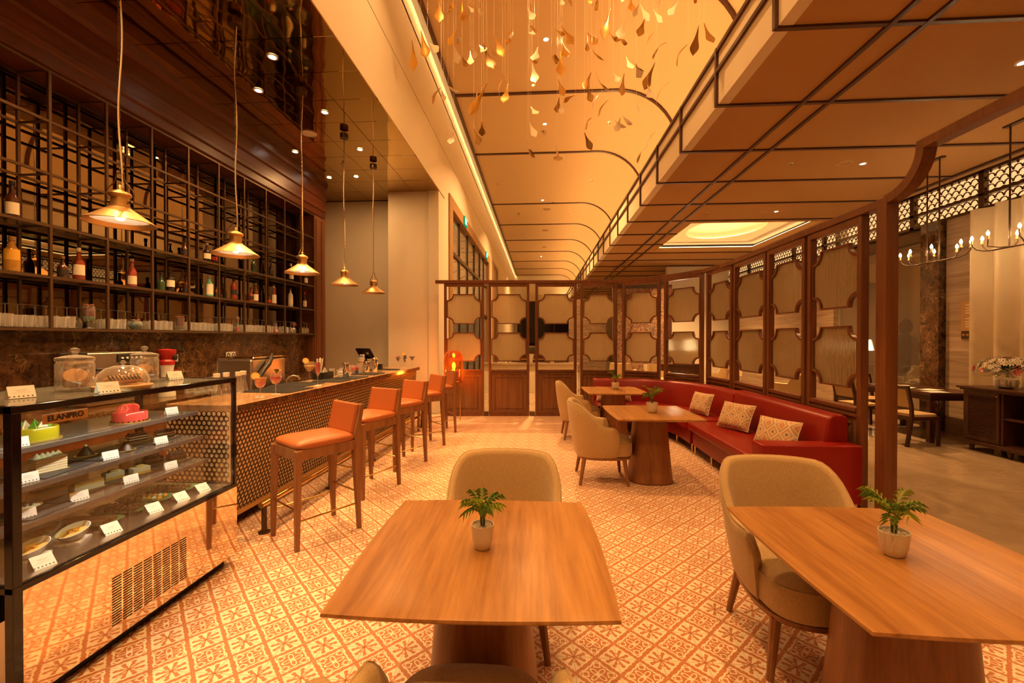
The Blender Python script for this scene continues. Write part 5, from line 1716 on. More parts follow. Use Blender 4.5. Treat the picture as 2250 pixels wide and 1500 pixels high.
# ikat cushions
t = NT('ikat_cloth')
v = t.coords('Object')
sx = t.node('ShaderNodeSeparateXYZ')
t.link(v, sx.inputs[0])
M = t.M
nz = M('MULTIPLY', M('SUBTRACT', t.noise(v, 45, 2), .5), .10)
du = M('ADD', M('ABSOLUTE', M('SUBTRACT', M('FRACT', M('ADD', M('DIVIDE', sx.outputs[0], .145), .5)), .5)), nz)
dv = M('ABSOLUTE', M('SUBTRACT', M('FRACT', M('ADD', M('DIVIDE', sx.outputs[2], .17), .5)), .5))
dm_ = M('MULTIPLY', M('ADD', M('MULTIPLY', du, 1.0), dv), 1.0)
st = t.ramp(dm_, [(0.0, (.24, .20, .19)), (.97, (.58, .40, .22)), (.10, (.24, .20, .19)), (.13, (.66, .52, .34)), (.25, (.66, .52, .34)), (.28, (.58, .26, .11)), (.35, (.58, .27, .12)), (.38, (.68, .55, .37)), (.55, (.66, .50, .32)), (.57, (.25, .20, .19)), (.64, (.62, .36, .16)), (.72, (.68, .54, .36)), (.84, (.56, .24, .10))])
t.bsdf(st, .9, spec=.1, normal=t.bump(t.noise(v, 160, 2), .15, .003))
def cushion(label, loc, rz, tilt, w=.23, h=.155):
    c = thing('ikat_cushion', label, 'cushion', loc, rz, 'ikat cushions on the sofas')
    NU, NV = 17, 13
    def surf(s_):
        g_ = []
        for j in range(NV):
            for i in range(NU):
                u = -1 + 2 * i / (NU - 1)
                v_ = -1 + 2 * j / (NV - 1)
                k = max(0.0, (1 - u ** 4) * (1 - v_ ** 4)) ** .5
                pin = 1 - .05 * (1 - v_ * v_) * abs(u) ** 3 - .0
                pin2 = 1 - .06 * (1 - u * u) * abs(v_) ** 3
                g_.append((w * u * pin, s_ * .062 * k, h * v_ * pin2))
        return g_
    b_ = MB()
    va, vb = surf(-1), surf(1)
    fs = [(j * NU + i, j * NU + i + 1, (j + 1) * NU + i + 1, (j + 1) * NU + i) for j in range(NV - 1) for i in range(NU - 1)]
    b_.add(va, fs)
    b_.add(vb, [f[::-1] for f in fs])
    o = b_.obj('pillow', m['ikat_cloth'], c, smooth=80)
    o.location = (0, 0, h)
    o.rotation_euler = (R(tilt), 0, 0)
    ed = [va[i] for i in range(NU)] + [va[j * NU + NU - 1] for j in range(1, NV)] + [va[(NV - 1) * NU + i] for i in range(NU - 2, -1, -1)] + [va[j * NU] for j in range(NV - 2, -1, -1)]
    q = MB().tube(ed, .0045, 5).obj('fringe', m['label_cream'], c, smooth=60)
    q.location = (0, 0, h)
    q.rotation_euler = (R(tilt), 0, 0)
    return c
cushion('patterned cushion on the straight sofa, nearest its end arm', (2.43, 4.52, .452), R(-66), -22)
cushion('patterned cushion in the middle of the straight sofa', (2.44, 5.45, .452), R(-66), -24, .23, .165)
cushion('patterned cushion at the end of the curved sofa', (2.42, 6.52, .452), R(-70), -20, .20, .16)
cushion('long patterned cushion behind the far table plant', (1.34, 7.76, .452), R(0), -18, .31, .13)

# ================================================================== SCREENS
def corner_rect(x0, x1, z0, z1, r, n=7):
    p = []
    for cx, cz, a0 in ((x0, z0, 90), (x1, z0, 180), (x1, z1, 270), (x0, z1, 360)):
        arc = [(cx + r * math.cos(R(a)), cz + r * math.sin(R(a))) for a in [a0 - 90 * i / (n - 1) for i in range(n)]]
        p += arc
    return p
def screen_panel(p, q, label, k):
    P, Q = Vector((*p, 0)), Vector((*q, 0))
    w = (Q - P).length
    c = (P + Q) / 2
    rz = math.atan2(Q.y - P.y, Q.x - P.x)
    s_ = thing('room_divider', label, 'room divider', (c.x, c.y, 0), rz, 'timber and reeded glass screen panels')
    W = w / 2
    D = .035
    sw = m['screen_wood']
    for sx in (-1, 1):
        MB().box((sx * W - (.052 if sx > 0 else 0), -D, 0), (sx * W + (.052 if sx < 0 else 0), D, 2.69)).obj('stile', sw, s_, bevel=.004)
    I = W - .052
    MB().box((-I, -D, 2.63), (I, D, 2.69)).obj('top_rail', sw, s_, bevel=.003)
    MB().box((-I, -D - .012, .905), (I, D + .012, .945)).obj('mid_rail', sw, s_, bevel=.006)
    MB().box((-I, -D - .004, .855), (I, D + .004, .885)).obj('mid_rail', sw, s_, bevel=.004)
    MB().box((-I, -D - .010, .0), (I, D + .010, .10)).obj('skirting', sw, s_, bevel=.008)
    kp = MB().box((-I, -.018, .09), (I, .018, .90)).obj('kick_panel', m['kick_wood'], s_)
    mo = MB()
    a, b, z0, z1 = -I + .075, I - .075, .16, .79
    for sy in (-1, 1):
        for (x0, zz0), (x1, zz1) in (((a, z0), (b, z0)), ((b, z0), (b, z1)), ((b, z1), (a, z1)), ((a, z1), (a, z0))):
            MB().box((min(x0, x1) - .009, min(sy * .018, sy * .030), min(zz0, zz1) - .009), (max(x0, x1) + .009, max(sy * .018, sy * .030), max(zz0, zz1) + .009)).obj('panel_moulding', sw, kp, bevel=.004)
    for z0, z1 in ((1.11, 1.70), (1.87, 2.48)):
        out = corner_rect(-I + .006, I - .006, z0, z1, .125)
        inn = corner_rect(-I + .022, I - .022, z0 + .017, z1 - .017, .128)
        n = len(out)
        f = MB().loft([[(x, -.020, z) for x, z in out], [(x, .020, z) for x, z in out], [(x, .020, z) for x, z in inn], [(x, -.020, z) for x, z in inn], [(x, -.020, z) for x, z in out]], cap=False)
        fo_ = f.obj('insert_frame', sw, s_)
        gp = MB().loft([[(x, -.006, z) for x, z in inn], [(x, .006, z) for x, z in inn]])
        gp.obj('reeded_pane', m['reeded_glass'], fo_)
    return s_
def bk(x):
    return (x, 8.717 + .0627 * x)
PN = [(bk(-1.925), bk(-1.115)), (bk(-1.02), bk(-.195)), (bk(-.072), bk(.765)), ((.845, 8.77), (1.575, 8.72)), ((1.675, 8.655), (2.285, 8.205)), ((2.345, 8.12), (2.80, 7.48)), ((2.85, 7.40), (2.945, 6.66)), ((2.945, 6.60), (2.935, 5.68)), ((2.93, 5.63), (2.93, 4.86)), ((2.93, 4.81), (2.935, 4.04))]
PLB = ['timber and reeded glass screen panel behind the amber floor lamp', 'second screen panel from the cream pillar', 'third screen panel from the pillar, behind the beige chairs', 'screen panel where the row starts to bend, behind the far table', 'fifth screen panel, in the bend behind the curved sofa', 'sixth screen panel, in the bend above the patterned cushion', 'seventh screen panel from the pillar, above the sofa joint', 'third screen panel from the tall right post', 'second screen panel from the tall right post', 'largest screen panel, nearest the tall right post']
for k, (p, q) in enumerate(PN):
    screen_panel(p, q, PLB[k], k)
rl = thing('screen_head_rail', 'continuous timber head rail bending along the screens', 'rail', (0, 0, 0))
rp = [bk(-2.10), bk(-1.0), bk(.3), (.84, 8.78), (1.25, 8.775), (1.65, 8.69), (2.02, 8.47), (2.33, 8.18), (2.60, 7.83), (2.82, 7.45), (2.92, 7.0), (2.945, 6.6), (2.94, 5.7), (2.93, 4.8), (2.935, 3.86)]
for a, b in zip(rp[:-1], rp[1:]):
    e = (Vector(b) - Vector(a)).normalized() * .02
    MB().bar((a[0], a[1], 2.725), (b[0] + e.x, b[1] + e.y, 2.725), .10, .066).obj('rail_length', m['screen_wood'], rl, bevel=.004)
for k in range(3):
    (x0, y0), (x1, y1) = (PN[k][1], PN[k + 1][0])
    tag(MB().box((x0 + .008, min(y0, y1) - .04, 0), (x1 - .008, max(y0, y1) + .04, .085)).obj('plinth_block', m['emperador']), 'dark marble plinth block %s' % ['between the first and second screen panels', 'between the second and third screen panels', 'between the third and fourth screen panels'][k], 'plinth', 'marble blocks between screens')
# entrance arch at the near end of the screens
ar = thing('entrance_arch', 'tall timber post with an ogee-shouldered arch', 'arch', (0, 0, 0))
MB().box((2.885, 3.745, 0), (2.985, 3.855, 2.76)).obj('post', m['screen_wood'], ar, bevel=.004)
MB().box((2.885, 2.20, 0), (2.985, 2.31, 2.76)).obj('post', m['screen_wood'], ar, bevel=.004)
for s_, yc in ((1, 3.44), (-1, 2.61)):
    pts = []
    for i in range(13):
        a = (PI / 2) * i / 12
        # concave shoulder: leaves the post sideways and climbs to the head beam
        pts.append((yc + s_ * (.34 - .34 * math.sin(a)) , 3.05 - .31 * math.cos(a) ** 1.0))
    rr_ = []
    for i, (y, z) in enumerate(pts):
        j0, j1 = pts[max(i - 1, 0)], pts[min(i + 1, 12)]
        t_ = Vector((0, j1[0] - j0[0], j1[1] - j0[1])).normalized()
        nn = Vector((0, -t_.z, t_.y)) * .036
        rr_.append([(2.887, y - nn.y, z - nn.z), (2.983, y - nn.y, z - nn.z), (2.983, y + nn.y, z + nn.z), (2.887, y + nn.y, z + nn.z)])
    MB().loft(rr_).obj('shoulder', m['screen_wood'], ar, smooth=40)
MB().box((2.885, 2.58, 3.015), (2.985, 3.47, 3.085)).obj('head_beam', m['screen_wood'], ar, bevel=.003)

# ================================================================== AMBER FLOOR LAMP
fl = thing('floor_lamp', 'amber glass dome floor lamp on three slim brass legs', 'lamp', (-1.66, 8.22, 0))
MB().lathe([(.185, .74), (.190, .80), (.190, 1.15), (.175, 1.25), (.13, 1.315), (.06, 1.345), (.005, 1.35)], 36, cap=False).obj('dome', m['amber_glass'], fl, smooth=50)
for k in range(3):
    a = R(-28 + 120 * k)
    MB().cyl((.165 * math.cos(a), .165 * math.sin(a), 0), (.165 * math.cos(a), .165 * math.sin(a), .98), .011).obj('leg', m['brass'], fl, smooth=40)
MB().lathe([(.172, .725), (.185, .725), (.185, .742), (.172, .742)], 32, cap=False).obj('ring', m['brass'], fl)
for k in range(3):
    a = R(-28 + 120 * k)
    MB().cyl((0, 0, .735), (.172 * math.cos(a), .172 * math.sin(a), .735), .006).obj('spoke', m['brass'], fl)
bl = MB().lathe([(.022, .735), (.024, .80), (.018, .81)], 14).obj('lamp_holder', m['brass'], fl, smooth=40)
MB().lathe([(.012, .81), (.040, .86), (.046, .90), (.034, .94), (.0001, .952)], 18).obj('bulb', m['filament_glow'], bl, smooth=50)
d_ = bpy.data.lights.new('floor_lamp_light', 'POINT')
d_.energy = 16
d_.color = (1, .48, .15)
d_.shadow_soft_size = .06
o = bpy.data.objects.new('floor_lamp_light', d_)
COL.objects.link(o)
o.location = (-1.66, 8.16, 1.0)

# ================================================================== LEAF CHANDELIER
t = NT('leaf_gold')
t.bsdf((.78, .46, .11), .22, .8)
t = NT('leaf_dark')
t.bsdf((.36, .20, .06), .18, .75)
t = NT('leaf_lit_pale')
t.bsdf((.96, .86, .68), .30, .15, coat=.6)  # white highlights of the spot-lit leaves are put into this base colour
LEAVES=[(-1.15,4.85,5.49,-1.12,4.76,5.13,"fg"),(-1.12,5.09,5.46,-1.01,5.01,5.54,"eg"),(-0.83,4.60,5.22,-0.80,4.58,4.98,"fg"),(-0.98,5.88,6.17,-0.91,5.95,6.14,"fw"),(-0.82,5.65,5.97,-0.73,5.58,5.83,"ew"),(-0.82,5.30,5.83,-0.80,5.25,5.66,"eg"),(-1.33,4.76,5.05,-1.24,4.66,4.67,"fg"),(-1.45,4.82,4.99,-1.46,4.92,4.69,"fg"),(-1.12,5.74,5.76,-1.24,5.82,5.60,"fg"),(-1.50,5.70,5.58,-1.33,5.63,5.39,"fw"),(-1.00,4.96,5.02,-0.95,5.00,4.81,"fw"),(-1.01,5.60,5.30,-0.96,5.68,5.20,"fd"),(-0.94,5.82,5.51,-0.92,5.72,5.26,"fw"),(-0.85,5.41,5.30,-0.81,5.45,5.16,"fw"),(-0.74,5.26,5.20,-0.65,5.18,5.07,"fw"),(-0.68,5.21,5.18,-0.54,5.11,4.80,"fd"),(-0.73,5.90,5.78,-0.57,5.99,5.52,"eg"),(-0.56,5.32,5.38,-0.44,5.27,5.05,"fg"),(-0.39,5.86,5.84,-0.45,5.88,5.61,"fg"),(-0.50,5.82,5.68,-0.36,5.91,5.76,"ew"),(-0.14,5.26,5.62,-0.06,5.24,5.47,"fw"),(-0.08,5.40,5.85,-0.06,5.38,5.59,"eg"),(-0.12,4.74,5.12,-0.02,4.70,4.93,"eg"),(-0.06,5.72,5.70,-0.10,5.61,5.55,"fw"),(0.23,4.57,5.00,0.22,4.60,4.92,"fw"),(0.18,4.92,5.12,0.30,4.93,5.05,"eg"),(0.26,5.21,5.36,0.41,5.17,5.09,"fg"),(0.30,6.00,5.76,0.40,5.92,5.44,"fw"),(0.28,5.12,5.08,0.32,5.05,4.87,"fg"),(0.59,5.45,5.45,0.72,5.39,5.23,"fg"),(0.56,5.03,5.04,0.57,5.09,4.95,"fg"),(0.58,4.98,5.00,0.75,5.00,4.78,"eg"),(0.96,5.86,6.02,0.86,5.76,5.55,"fd"),(0.91,4.59,4.96,0.83,4.53,4.70,"fw"),(0.91,5.65,5.56,1.06,5.67,5.46,"eg"),(0.89,4.86,4.96,0.98,4.82,4.84,"eg"),(1.00,4.77,5.31,1.02,4.76,5.15,"fg"),(1.04,4.56,5.07,1.00,4.61,4.98,"fw"),(1.35,5.84,6.05,1.50,5.95,5.90,"fw"),(1.46,5.60,5.80,1.61,5.71,5.70,"fw"),(1.26,4.53,5.09,1.20,4.48,4.97,"fw"),(1.88,5.95,6.14,1.77,6.01,6.01,"fw"),(1.24,5.12,5.33,1.19,5.22,5.19,"fg"),(1.47,5.43,5.41,1.35,5.51,5.28,"eg"),(1.44,4.94,4.92,1.27,4.87,4.69,"ed"),(1.75,5.17,5.04,1.60,5.08,4.73,"ed"),(1.84,5.07,5.19,1.81,5.18,4.91,"fd"),(1.87,5.00,5.16,1.93,4.88,4.85,"fd"),(-0.01,4.57,4.68,-0.06,4.49,4.49,"fw"),(-0.13,5.68,5.27,-0.01,5.64,5.21,"eg"),(-0.08,4.94,4.75,-0.04,4.84,4.46,"fw"),(-0.09,5.97,5.16,-0.07,5.95,5.07,"fd"),(0.14,4.81,4.74,0.22,4.71,4.62,"eg"),(0.23,4.58,4.63,0.23,4.50,4.32,"fg"),(1.10,5.51,5.15,1.17,5.43,4.94,"fw"),(0.98,4.56,4.49,1.10,4.56,4.37,"ed"),(1.08,4.87,4.65,1.17,4.99,4.56,"fw"),(1.24,4.68,4.53,1.13,4.69,4.25,"fd"),(0.97,5.66,5.04,1.04,5.64,4.91,"fw"),(1.17,5.98,5.22,1.14,5.98,4.91,"fd"),(0.64,4.86,4.57,0.79,4.84,4.34,"eg"),(1.13,4.55,4.22,1.17,4.54,4.08,"fw"),(1.45,4.87,4.43,1.33,4.97,4.27,"ed"),(-0.49,5.75,5.14,-0.40,5.75,5.01,"eg"),(-0.36,4.55,4.37,-0.41,4.49,4.12,"eg"),(-0.35,4.86,4.48,-0.40,4.79,4.22,"fg"),(-0.59,4.85,4.48,-0.81,4.94,4.17,"fg"),(-0.61,4.71,4.39,-0.67,4.61,4.14,"eg"),(0.26,5.89,5.13,0.34,5.91,4.90,"fg"),(0.28,5.99,4.93,0.25,5.96,4.70,"fd"),(0.30,5.85,4.80,0.31,5.89,4.65,"fw"),(0.48,5.69,4.78,0.33,5.75,4.72,"eg"),(0.63,5.24,4.80,0.54,5.14,4.54,"fd"),(0.54,4.82,4.39,0.60,4.91,4.26,"fg"),(0.85,5.85,4.91,0.73,5.95,4.73,"ew"),(0.80,5.00,4.33,0.69,5.04,4.15,"eg"),(-1.28,5.70,5.05,-1.08,5.73,4.91,"ew"),(-1.32,5.72,4.97,-1.44,5.73,4.75,"ed"),(-1.26,5.48,4.80,-1.23,5.53,4.68,"fw"),(-1.05,4.90,4.13,-0.96,5.00,4.01,"ed"),(-1.19,5.93,4.48,-1.23,5.83,4.26,"fw"),(-0.80,5.96,4.61,-0.81,6.07,4.46,"fd"),(-0.84,5.50,4.29,-0.75,5.39,4.03,"fd"),(-0.11,5.85,4.74,-0.02,5.76,4.59,"fw"),(-0.14,5.95,4.59,-0.04,5.99,4.39,"fw"),(-0.12,4.59,3.70,-0.04,4.51,3.48,"eg"),(0.23,5.45,4.05,0.26,5.47,3.88,"eg"),(0.59,5.62,4.26,0.70,5.72,4.07,"fd"),(0.59,4.83,4.04,0.52,4.71,3.86,"eg"),(1.00,5.88,4.59,1.16,5.77,4.38,"ew"),(1.11,5.82,4.61,1.23,5.72,4.39,"ew"),(1.07,5.71,4.48,1.02,5.78,4.33,"fw"),(1.30,5.82,4.70,1.38,5.83,4.58,"fw"),(1.56,5.82,4.34,1.43,5.75,4.09,"ew"),(1.35,5.51,3.99,1.24,5.47,3.78,"ed"),(-0.54,5.84,6.26,-0.46,5.90,6.20,"eg"),(0.26,5.21,5.71,0.29,5.21,5.60,"fw"),(0.32,4.54,5.18,0.34,4.43,5.02,"eg"),(0.65,5.39,5.84,0.63,5.39,5.74,"fg"),(0.77,5.80,6.14,0.71,5.82,6.01,"ew"),(0.65,4.71,5.30,0.63,4.67,5.11,"eg"),(1.09,5.65,6.03,1.08,5.66,5.95,"fw"),(1.62,4.52,5.10,1.62,4.60,5.08,"fg"),(-1.63,5.74,6.26,-1.61,5.64,6.07,"eg")]
lc = thing('leaf_chandelier', 'cloud of hanging gold glass leaves under the vault', 'chandelier', (.3, 5.2, HC - .02))
MB().box((-1.6, -.75, 0), (1.9, .75, .02)).obj('ceiling_plate', m['brass_dull'], lc)
def leaf_mesh(curve, name, mat):
    b_ = MB()
    prof = [(0, .06), (.08, .12), (.2, .19), (.35, .33), (.48, .54), (.60, .80), (.69, .97), (.75, 1.0), (.84, .80), (.92, .42), (1.0, .04)]
    rings = []
    for u, w in prof:
        y = curve * math.sin(PI * u) * .9
        w2 = w * .115
        rings.append([(-w2, y, -u), (-w2 * .4, y + .016 * w, -u), (w2 * .4, y + .016 * w, -u), (w2, y, -u), (w2 * .4, y - .006, -u), (-w2 * .4, y - .006, -u)])
    b_.loft(rings)
    me = b_.mesh(name, 40)
    me.materials.append(m[mat])
    return me
LM = {(c, k): leaf_mesh(.14 if c == 'e' else .06, 'leaf', {'g': 'leaf_gold', 'w': 'leaf_lit_pale', 'd': 'leaf_dark'}[k]) for c in 'ef' for k in 'gwd'}
random.seed(21)
wire = MB()
for x0, y0, z0, x1, y1, z1, k in LEAVES:
    a, b = Vector((x0, y0, z0)), Vector((x1, y1, z1))
    d = b - a
    L = d.length
    zax = -d.normalized()
    view = Vector((random.uniform(-.3, .3), 1, random.uniform(-.2, .3)))
    if k[0] == 'e':
        view = zax.cross(view)
    yax = (view - zax * view.dot(zax)).normalized()
    xax = yax.cross(zax)
    o = bpy.data.objects.new('leaf', LM[(k[0], k[1])])
    COL.objects.link(o)
    o.parent = lc
    Mx = Matrix(((xax.x, yax.x, zax.x, 0), (xax.y, yax.y, zax.y, 0), (xax.z, yax.z, zax.z, 0), (0, 0, 0, 1)))
    wd_ = min(2.4, max(1.25, .44 / L))
    o.matrix_local = Matrix.Translation(a - Vector(lc.location)) @ Mx @ Matrix.Diagonal((L * wd_, L, L, 1))
    tp_ = a if a.z > b.z else b
    wire.cyl(tuple(tp_ - Vector(lc.location)), (tp_.x - lc.location.x, tp_.y - lc.location.y, 0), .0011, n=3, cap=False)
wo = wire.obj('hanging_wire', m['leaf_lit_pale'], lc)
wo['kind'] = 'stuff'

# ================================================================== CANDLE CHANDELIERS
def candle_ch(label, loc):
    c = thing('candle_chandelier', label, 'chandelier', loc, 0, 'linear candle chandeliers')
    br = m['bronze']
    MB().box((-.035, -.16, -.02), (.035, .16, 0)).obj('ceiling_plate', br, c)
    for sy in (-1, 1):
        MB().cyl((0, sy * .10, -.02), (0, sy * .10, -1.52), .010).obj('rod', br, c, smooth=40)
    MB().tube([(0, -.30, -1.53), (0, .30, -1.53)], .012, 10).obj('beam', br, c, smooth=40)
    for sy in (-1, 1):
        for sx in (-1, 1):
            for k, (y, x) in enumerate(((.30, .06), (.06, .16))):
                pts = [(0, sy * y, -1.53), (sx * x * .5, sy * (y + .08), -1.525), (sx * x, sy * (y + .14), -1.50), (sx * x * 1.1, sy * (y + .19 if k == 0 else y + .12), -1.45), (sx * x * 1.1, sy * (y + .20 if k == 0 else y + .12), -1.42)]
                am = MB().tube(pts, .007, 8).obj('arm', br, c, smooth=50)
                e = pts[-1]
                MB().lathe([(.008, 0), (.022, .006), (.022, .010), (.012, .012), (.012, .055)], 12, e).obj('candle_cup', m['brass_dull'], am, smooth=40)
                MB().lathe([(.006, .055), (.015, .07), (.017, .085), (.008, .11), (.0001, .122)], 12, e).obj('bulb', m['candle_glow'], am, smooth=50)
    d_ = bpy.data.lights.new('candle_light', 'POINT')
    d_.energy = 6
    d_.color = WARM
    d_.shadow_soft_size = .3
    o = bpy.data.objects.new('candle_light', d_)
    COL.objects.link(o)
    o.location = (loc[0], loc[1], loc[2] - 1.42)
candle_ch('linear bronze chandelier of candle bulbs left of the curtain', (5.93, 6.83, HS))
candle_ch('linear bronze chandelier of candle bulbs cut by the right edge', (5.91, 5.66, HS))

# ================================================================== DINING CORNER
dt = thing('dining_table', 'dark dining table beyond the arch, papers on top', 'table', (6.26, 7.50, 0), 0)
MB().box((-.42, -.75, .72), (.42, .75, .76)).obj('table_top', m['dark_wood'], dt, bevel=.006)
MB().box((-.36, -.69, .64), (.36, .69, .72)).obj('apron', m['dark_wood'], dt)
for sx in (-1, 1):
    for sy in (-1, 1):
        MB().box((sx * .34 - .035, sy * .66 - .035, 0), (sx * .34 + .035, sy * .66 + .035, .66)).obj('leg', m['dark_wood'], dt, bevel=.004)
for k in range(4):
    tag(MB().box((-.14, -.10, 0), (.14, .10, .002)).obj('paper_sheet', m['white_paper'], None, loc=(6.06 + .16 * (k % 2), 6.92 + .27 * k, .7605 + .0025 * k), rz=.3 * k), 'printed paper %s on the dark dining table' % ['nearest the sideboard', 'second from the sideboard', 'third from the sideboard', 'farthest from the sideboard'][k], 'paper', 'papers on the dining table')
def dchair(label):
    c = thing('dining_chair', label, 'chair', group='dark dining chairs')
    dw = m['dark_wood']
    for sx in (-1, 1):
        MB().bar((sx * .21, -.22, 0), (sx * .21, -.21, .43), .04, .04).obj('leg', dw, c, bevel=.004)
        MB().loft([[(sx * .21 - .02, y - .02, z), (sx * .21 + .02, y - .02, z), (sx * .21 + .02, y + .02, z), (sx * .21 - .02, y + .02, z)] for y, z in ((.30, 0), (.22, .42), (.23, .60), (.30, .89))]).obj('leg', dw, c, bevel=.004)
    MB().box((-.22, -.23, .38), (.22, .23, .43)).obj('seat_frame', dw, c, bevel=.004)
    MB().loft([[(x, y, z) for x, y in superell(.225 * k, .225 * k, 6, 28)] for k, z in ((.97, .43), (1, .445), (.97, .468), (.6, .48), (.1, .482))]).obj('seat_cushion', m['beige_fabric'], c, smooth=60)
    Mb = Matrix.Translation((0, .225, .56)) @ Matrix.Rotation(R(-13), 4, 'X')
    MB().box((-.195, -.012, .0), (.195, .012, .29), Mb).obj('back_panel', m['beige_fabric'], c, bevel=.004)
    MB().box((-.21, -.02, .285), (.21, .02, .335), Mb).obj('top_rail', dw, c, bevel=.006)
    MB().box((-.21, -.016, -.02), (.21, .016, .01), Mb).obj('lower_rail', dw, c, bevel=.004)
    return c
dc = dchair('dark dining chair with a tan back nearest the sideboard')
dc.location = (5.60, 6.80, 0)
dc.rotation_euler = (0, 0, R(100))
dup(dc, (5.56, 7.80, 0), R(95), 'dark dining chair half hidden behind the tall arch post')
dup(dc, (6.24, 8.42, 0), R(5), 'dark dining chair at the far end of the dining table')
sb = thing('sideboard', 'dark wooden sideboard with a louvred door and open shelves', 'sideboard', (6.12, 5.86, 0))
dw = m['dark_wood']
MB().box((-.06, -.82, .87), (.56, .74, .90)).obj('top', dw, sb, bevel=.006)
MB().box((-.04, -.80, .845), (.54, .71, .87)).obj('cornice', dw, sb, bevel=.006)
MB().box((0, .66, .14), (.52, .69, .85)).obj('side_panel', dw, sb)
MB().box((0, -.78, .14), (.52, -.75, .85)).obj('side_panel', dw, sb)
MB().box((0, .16, .14), (.50, .19, .85)).obj('divider', dw, sb)
MB().box((.48, -.75, .14), (.52, .66, .85)).obj('back_panel', dw, sb)
for z in (.14, .50):
    MB().box((.01, -.75, z), (.50, .16, z + .025)).obj('shelf', dw, sb)
MB().box((-.04, -.80, .10), (.54, .71, .15)).obj('plinth', dw, sb, bevel=.008)
dr = MB()
for a, b in (((-.012, .20, .16), (.006, .24, .84)), ((-.012, .61, .16), (.006, .655, .84)), ((-.012, .24, .16), (.006, .61, .22)), ((-.012, .24, .78), (.006, .61, .84))):
    dr.box(a, b)
do = dr.obj('louvre_door', dw, sb)
for k in range(20):
    z = .225 + .028 * k
    MB().box((-.006, .24, 0), (.010, .61, .020), Matrix.Translation((0, 0, z)) @ Matrix.Rotation(R(-25), 4, 'Y')).obj('louvre_slat', dw, do)
MB().lathe([(.004, 0), (.010, .012), (.0001, .018)], 10, M=Matrix.Translation((-.012, .225, .80)) @ Matrix.Rotation(R(-90), 4, 'Y')).obj('knob', m['brass'], do)
for y in (.60, -.68, .1):
    for x in (.03, .46):
        MB().lathe([(.022, 0), (.035, .10)], 10, (x, y, 0)).obj('foot', dw, sb)
fb = thing('flower_bowl', 'white bowl of white and pink flowers on the sideboard', 'flowers', (6.36, 6.22, .9005))
MB().lathe([(.06, 0), (.10, .02), (.12, .07), (.11, .12), (.10, .12), (.108, .07), (.0001, .03)], 24, cap=False).obj('bowl', m['white_ceramic'], fb, smooth=40)
plain('petal_white', (.80, .74, .62), 0.7)
plain('petal_pink', (.70, .14, .16), 0.7)
plain('foliage_dark', (.03, .07, .02), 0.6)
random.seed(9)
fol = MB()
for k in range(220):
    a, e = random.uniform(0, 2 * PI), random.uniform(-.25, 1.2)
    d = Vector((math.cos(a) * math.cos(e), 1.25 * math.sin(a) * math.cos(e), math.sin(e) * .75))
    p = Vector((0, 0, .20)) + d * random.uniform(.14, .30)
    s_ = d.cross(Vector((0, 0, 1))).normalized() * .014
    fol.add([tuple(p - d * .04), tuple(p + s_), tuple(p + d * .05), tuple(p - s_)], [(0, 1, 2, 3)])
fo_ = fol.obj('foliage', m['foliage_dark'], fb)
fo_['kind'] = 'stuff'
for k in range(70):
    a, e = random.uniform(0, 2 * PI), random.uniform(-.05, 1.4)
    d = Vector((math.cos(a) * math.cos(e) * .9, 1.2 * math.sin(a) * math.cos(e), math.sin(e) * .72))
    p = Vector((0, 0, .20)) + d * .29
    fw_ = MB()
    zax = d.normalized()
    xax = zax.cross(Vector((0, 0, 1))).normalized() if abs(zax.z) < .95 else Vector((1, 0, 0))
    yax = zax.cross(xax)
    r_ = random.uniform(.046, .062)
    for q in range(9):
        t_ = 2 * PI * q / 9
        u_ = xax * math.cos(t_) + yax * math.sin(t_)
        v_ = -xax * math.sin(t_) + yax * math.cos(t_)
        fw_.add([tuple(p), tuple(p + u_ * r_ * .6 + v_ * .009 + zax * .014), tuple(p + u_ * r_ + zax * .009), tuple(p + u_ * r_ * .6 - v_ * .009 + zax * .014)], [(0, 1, 2, 3)])
    fw_.lathe([(.008, 0), (.006, .012), (.0001, .014)], 6, tuple(p + zax * .004))
    fw_.obj('bloom', m['petal_pink' if k % 5 == 0 else 'petal_white'], fb)
# curtain folds
cu = MB()
pts = []
n = 90
for i in range(n):
    y = 4.2 + 2.92 * i / (n - 1)
    pts.append((6.79 +   .075 * math.sin(i * .55) + .02 * math.sin(i * .23 + 1), y))
cu.loft([[(x, y, z) for x, y in pts] for z in (.02, 1.8, 3.58)], closed=False)
cu.loft([[(x + .012, y, z) for x, y in pts] for z in (.02, 1.8, 3.58)], closed=False)
tag(cu.obj('curtain', m['curtain_cloth'], smooth=60), 'long cream curtain hanging in folds beside the travertine wall', 'curtain')
# wall sign with unreadable rows of type and a patterned foot
sg = thing('directory_sign', 'small brass directory sign on the travertine wall', 'sign', (6.905, 7.27, 1.56))
MB().box((0, -.17, 0), (.014, .17, .62)).obj('plate', m['brass_dull'], sg, bevel=.002)
for k, (z, w_) in enumerate(((.55, .10), (.50, .12), (.46, .11), (.42, .13), (.33, .09), (.28, .11), (.24, .10), (.20, .07))):
    MB().box((-.002, .10 - w_ * 1.6, z), (.0, .10, z + .016)).obj('type_row', m['label_cream'], sg)
MB().box((-.003, -.165, .01), (.0, .165, .14)).obj('pattern_band', m['bronze'], sg)
for k in range(5):
    MB().prism([(-.025, 0), (0, -.03), (.025, 0), (0, .03)], 0, .002, Matrix.Translation((-.004, -.13 + .065 * k, .075)) @ Matrix.Rotation(R(90), 4, 'Y')).obj('diamond', m['brass'], sg)
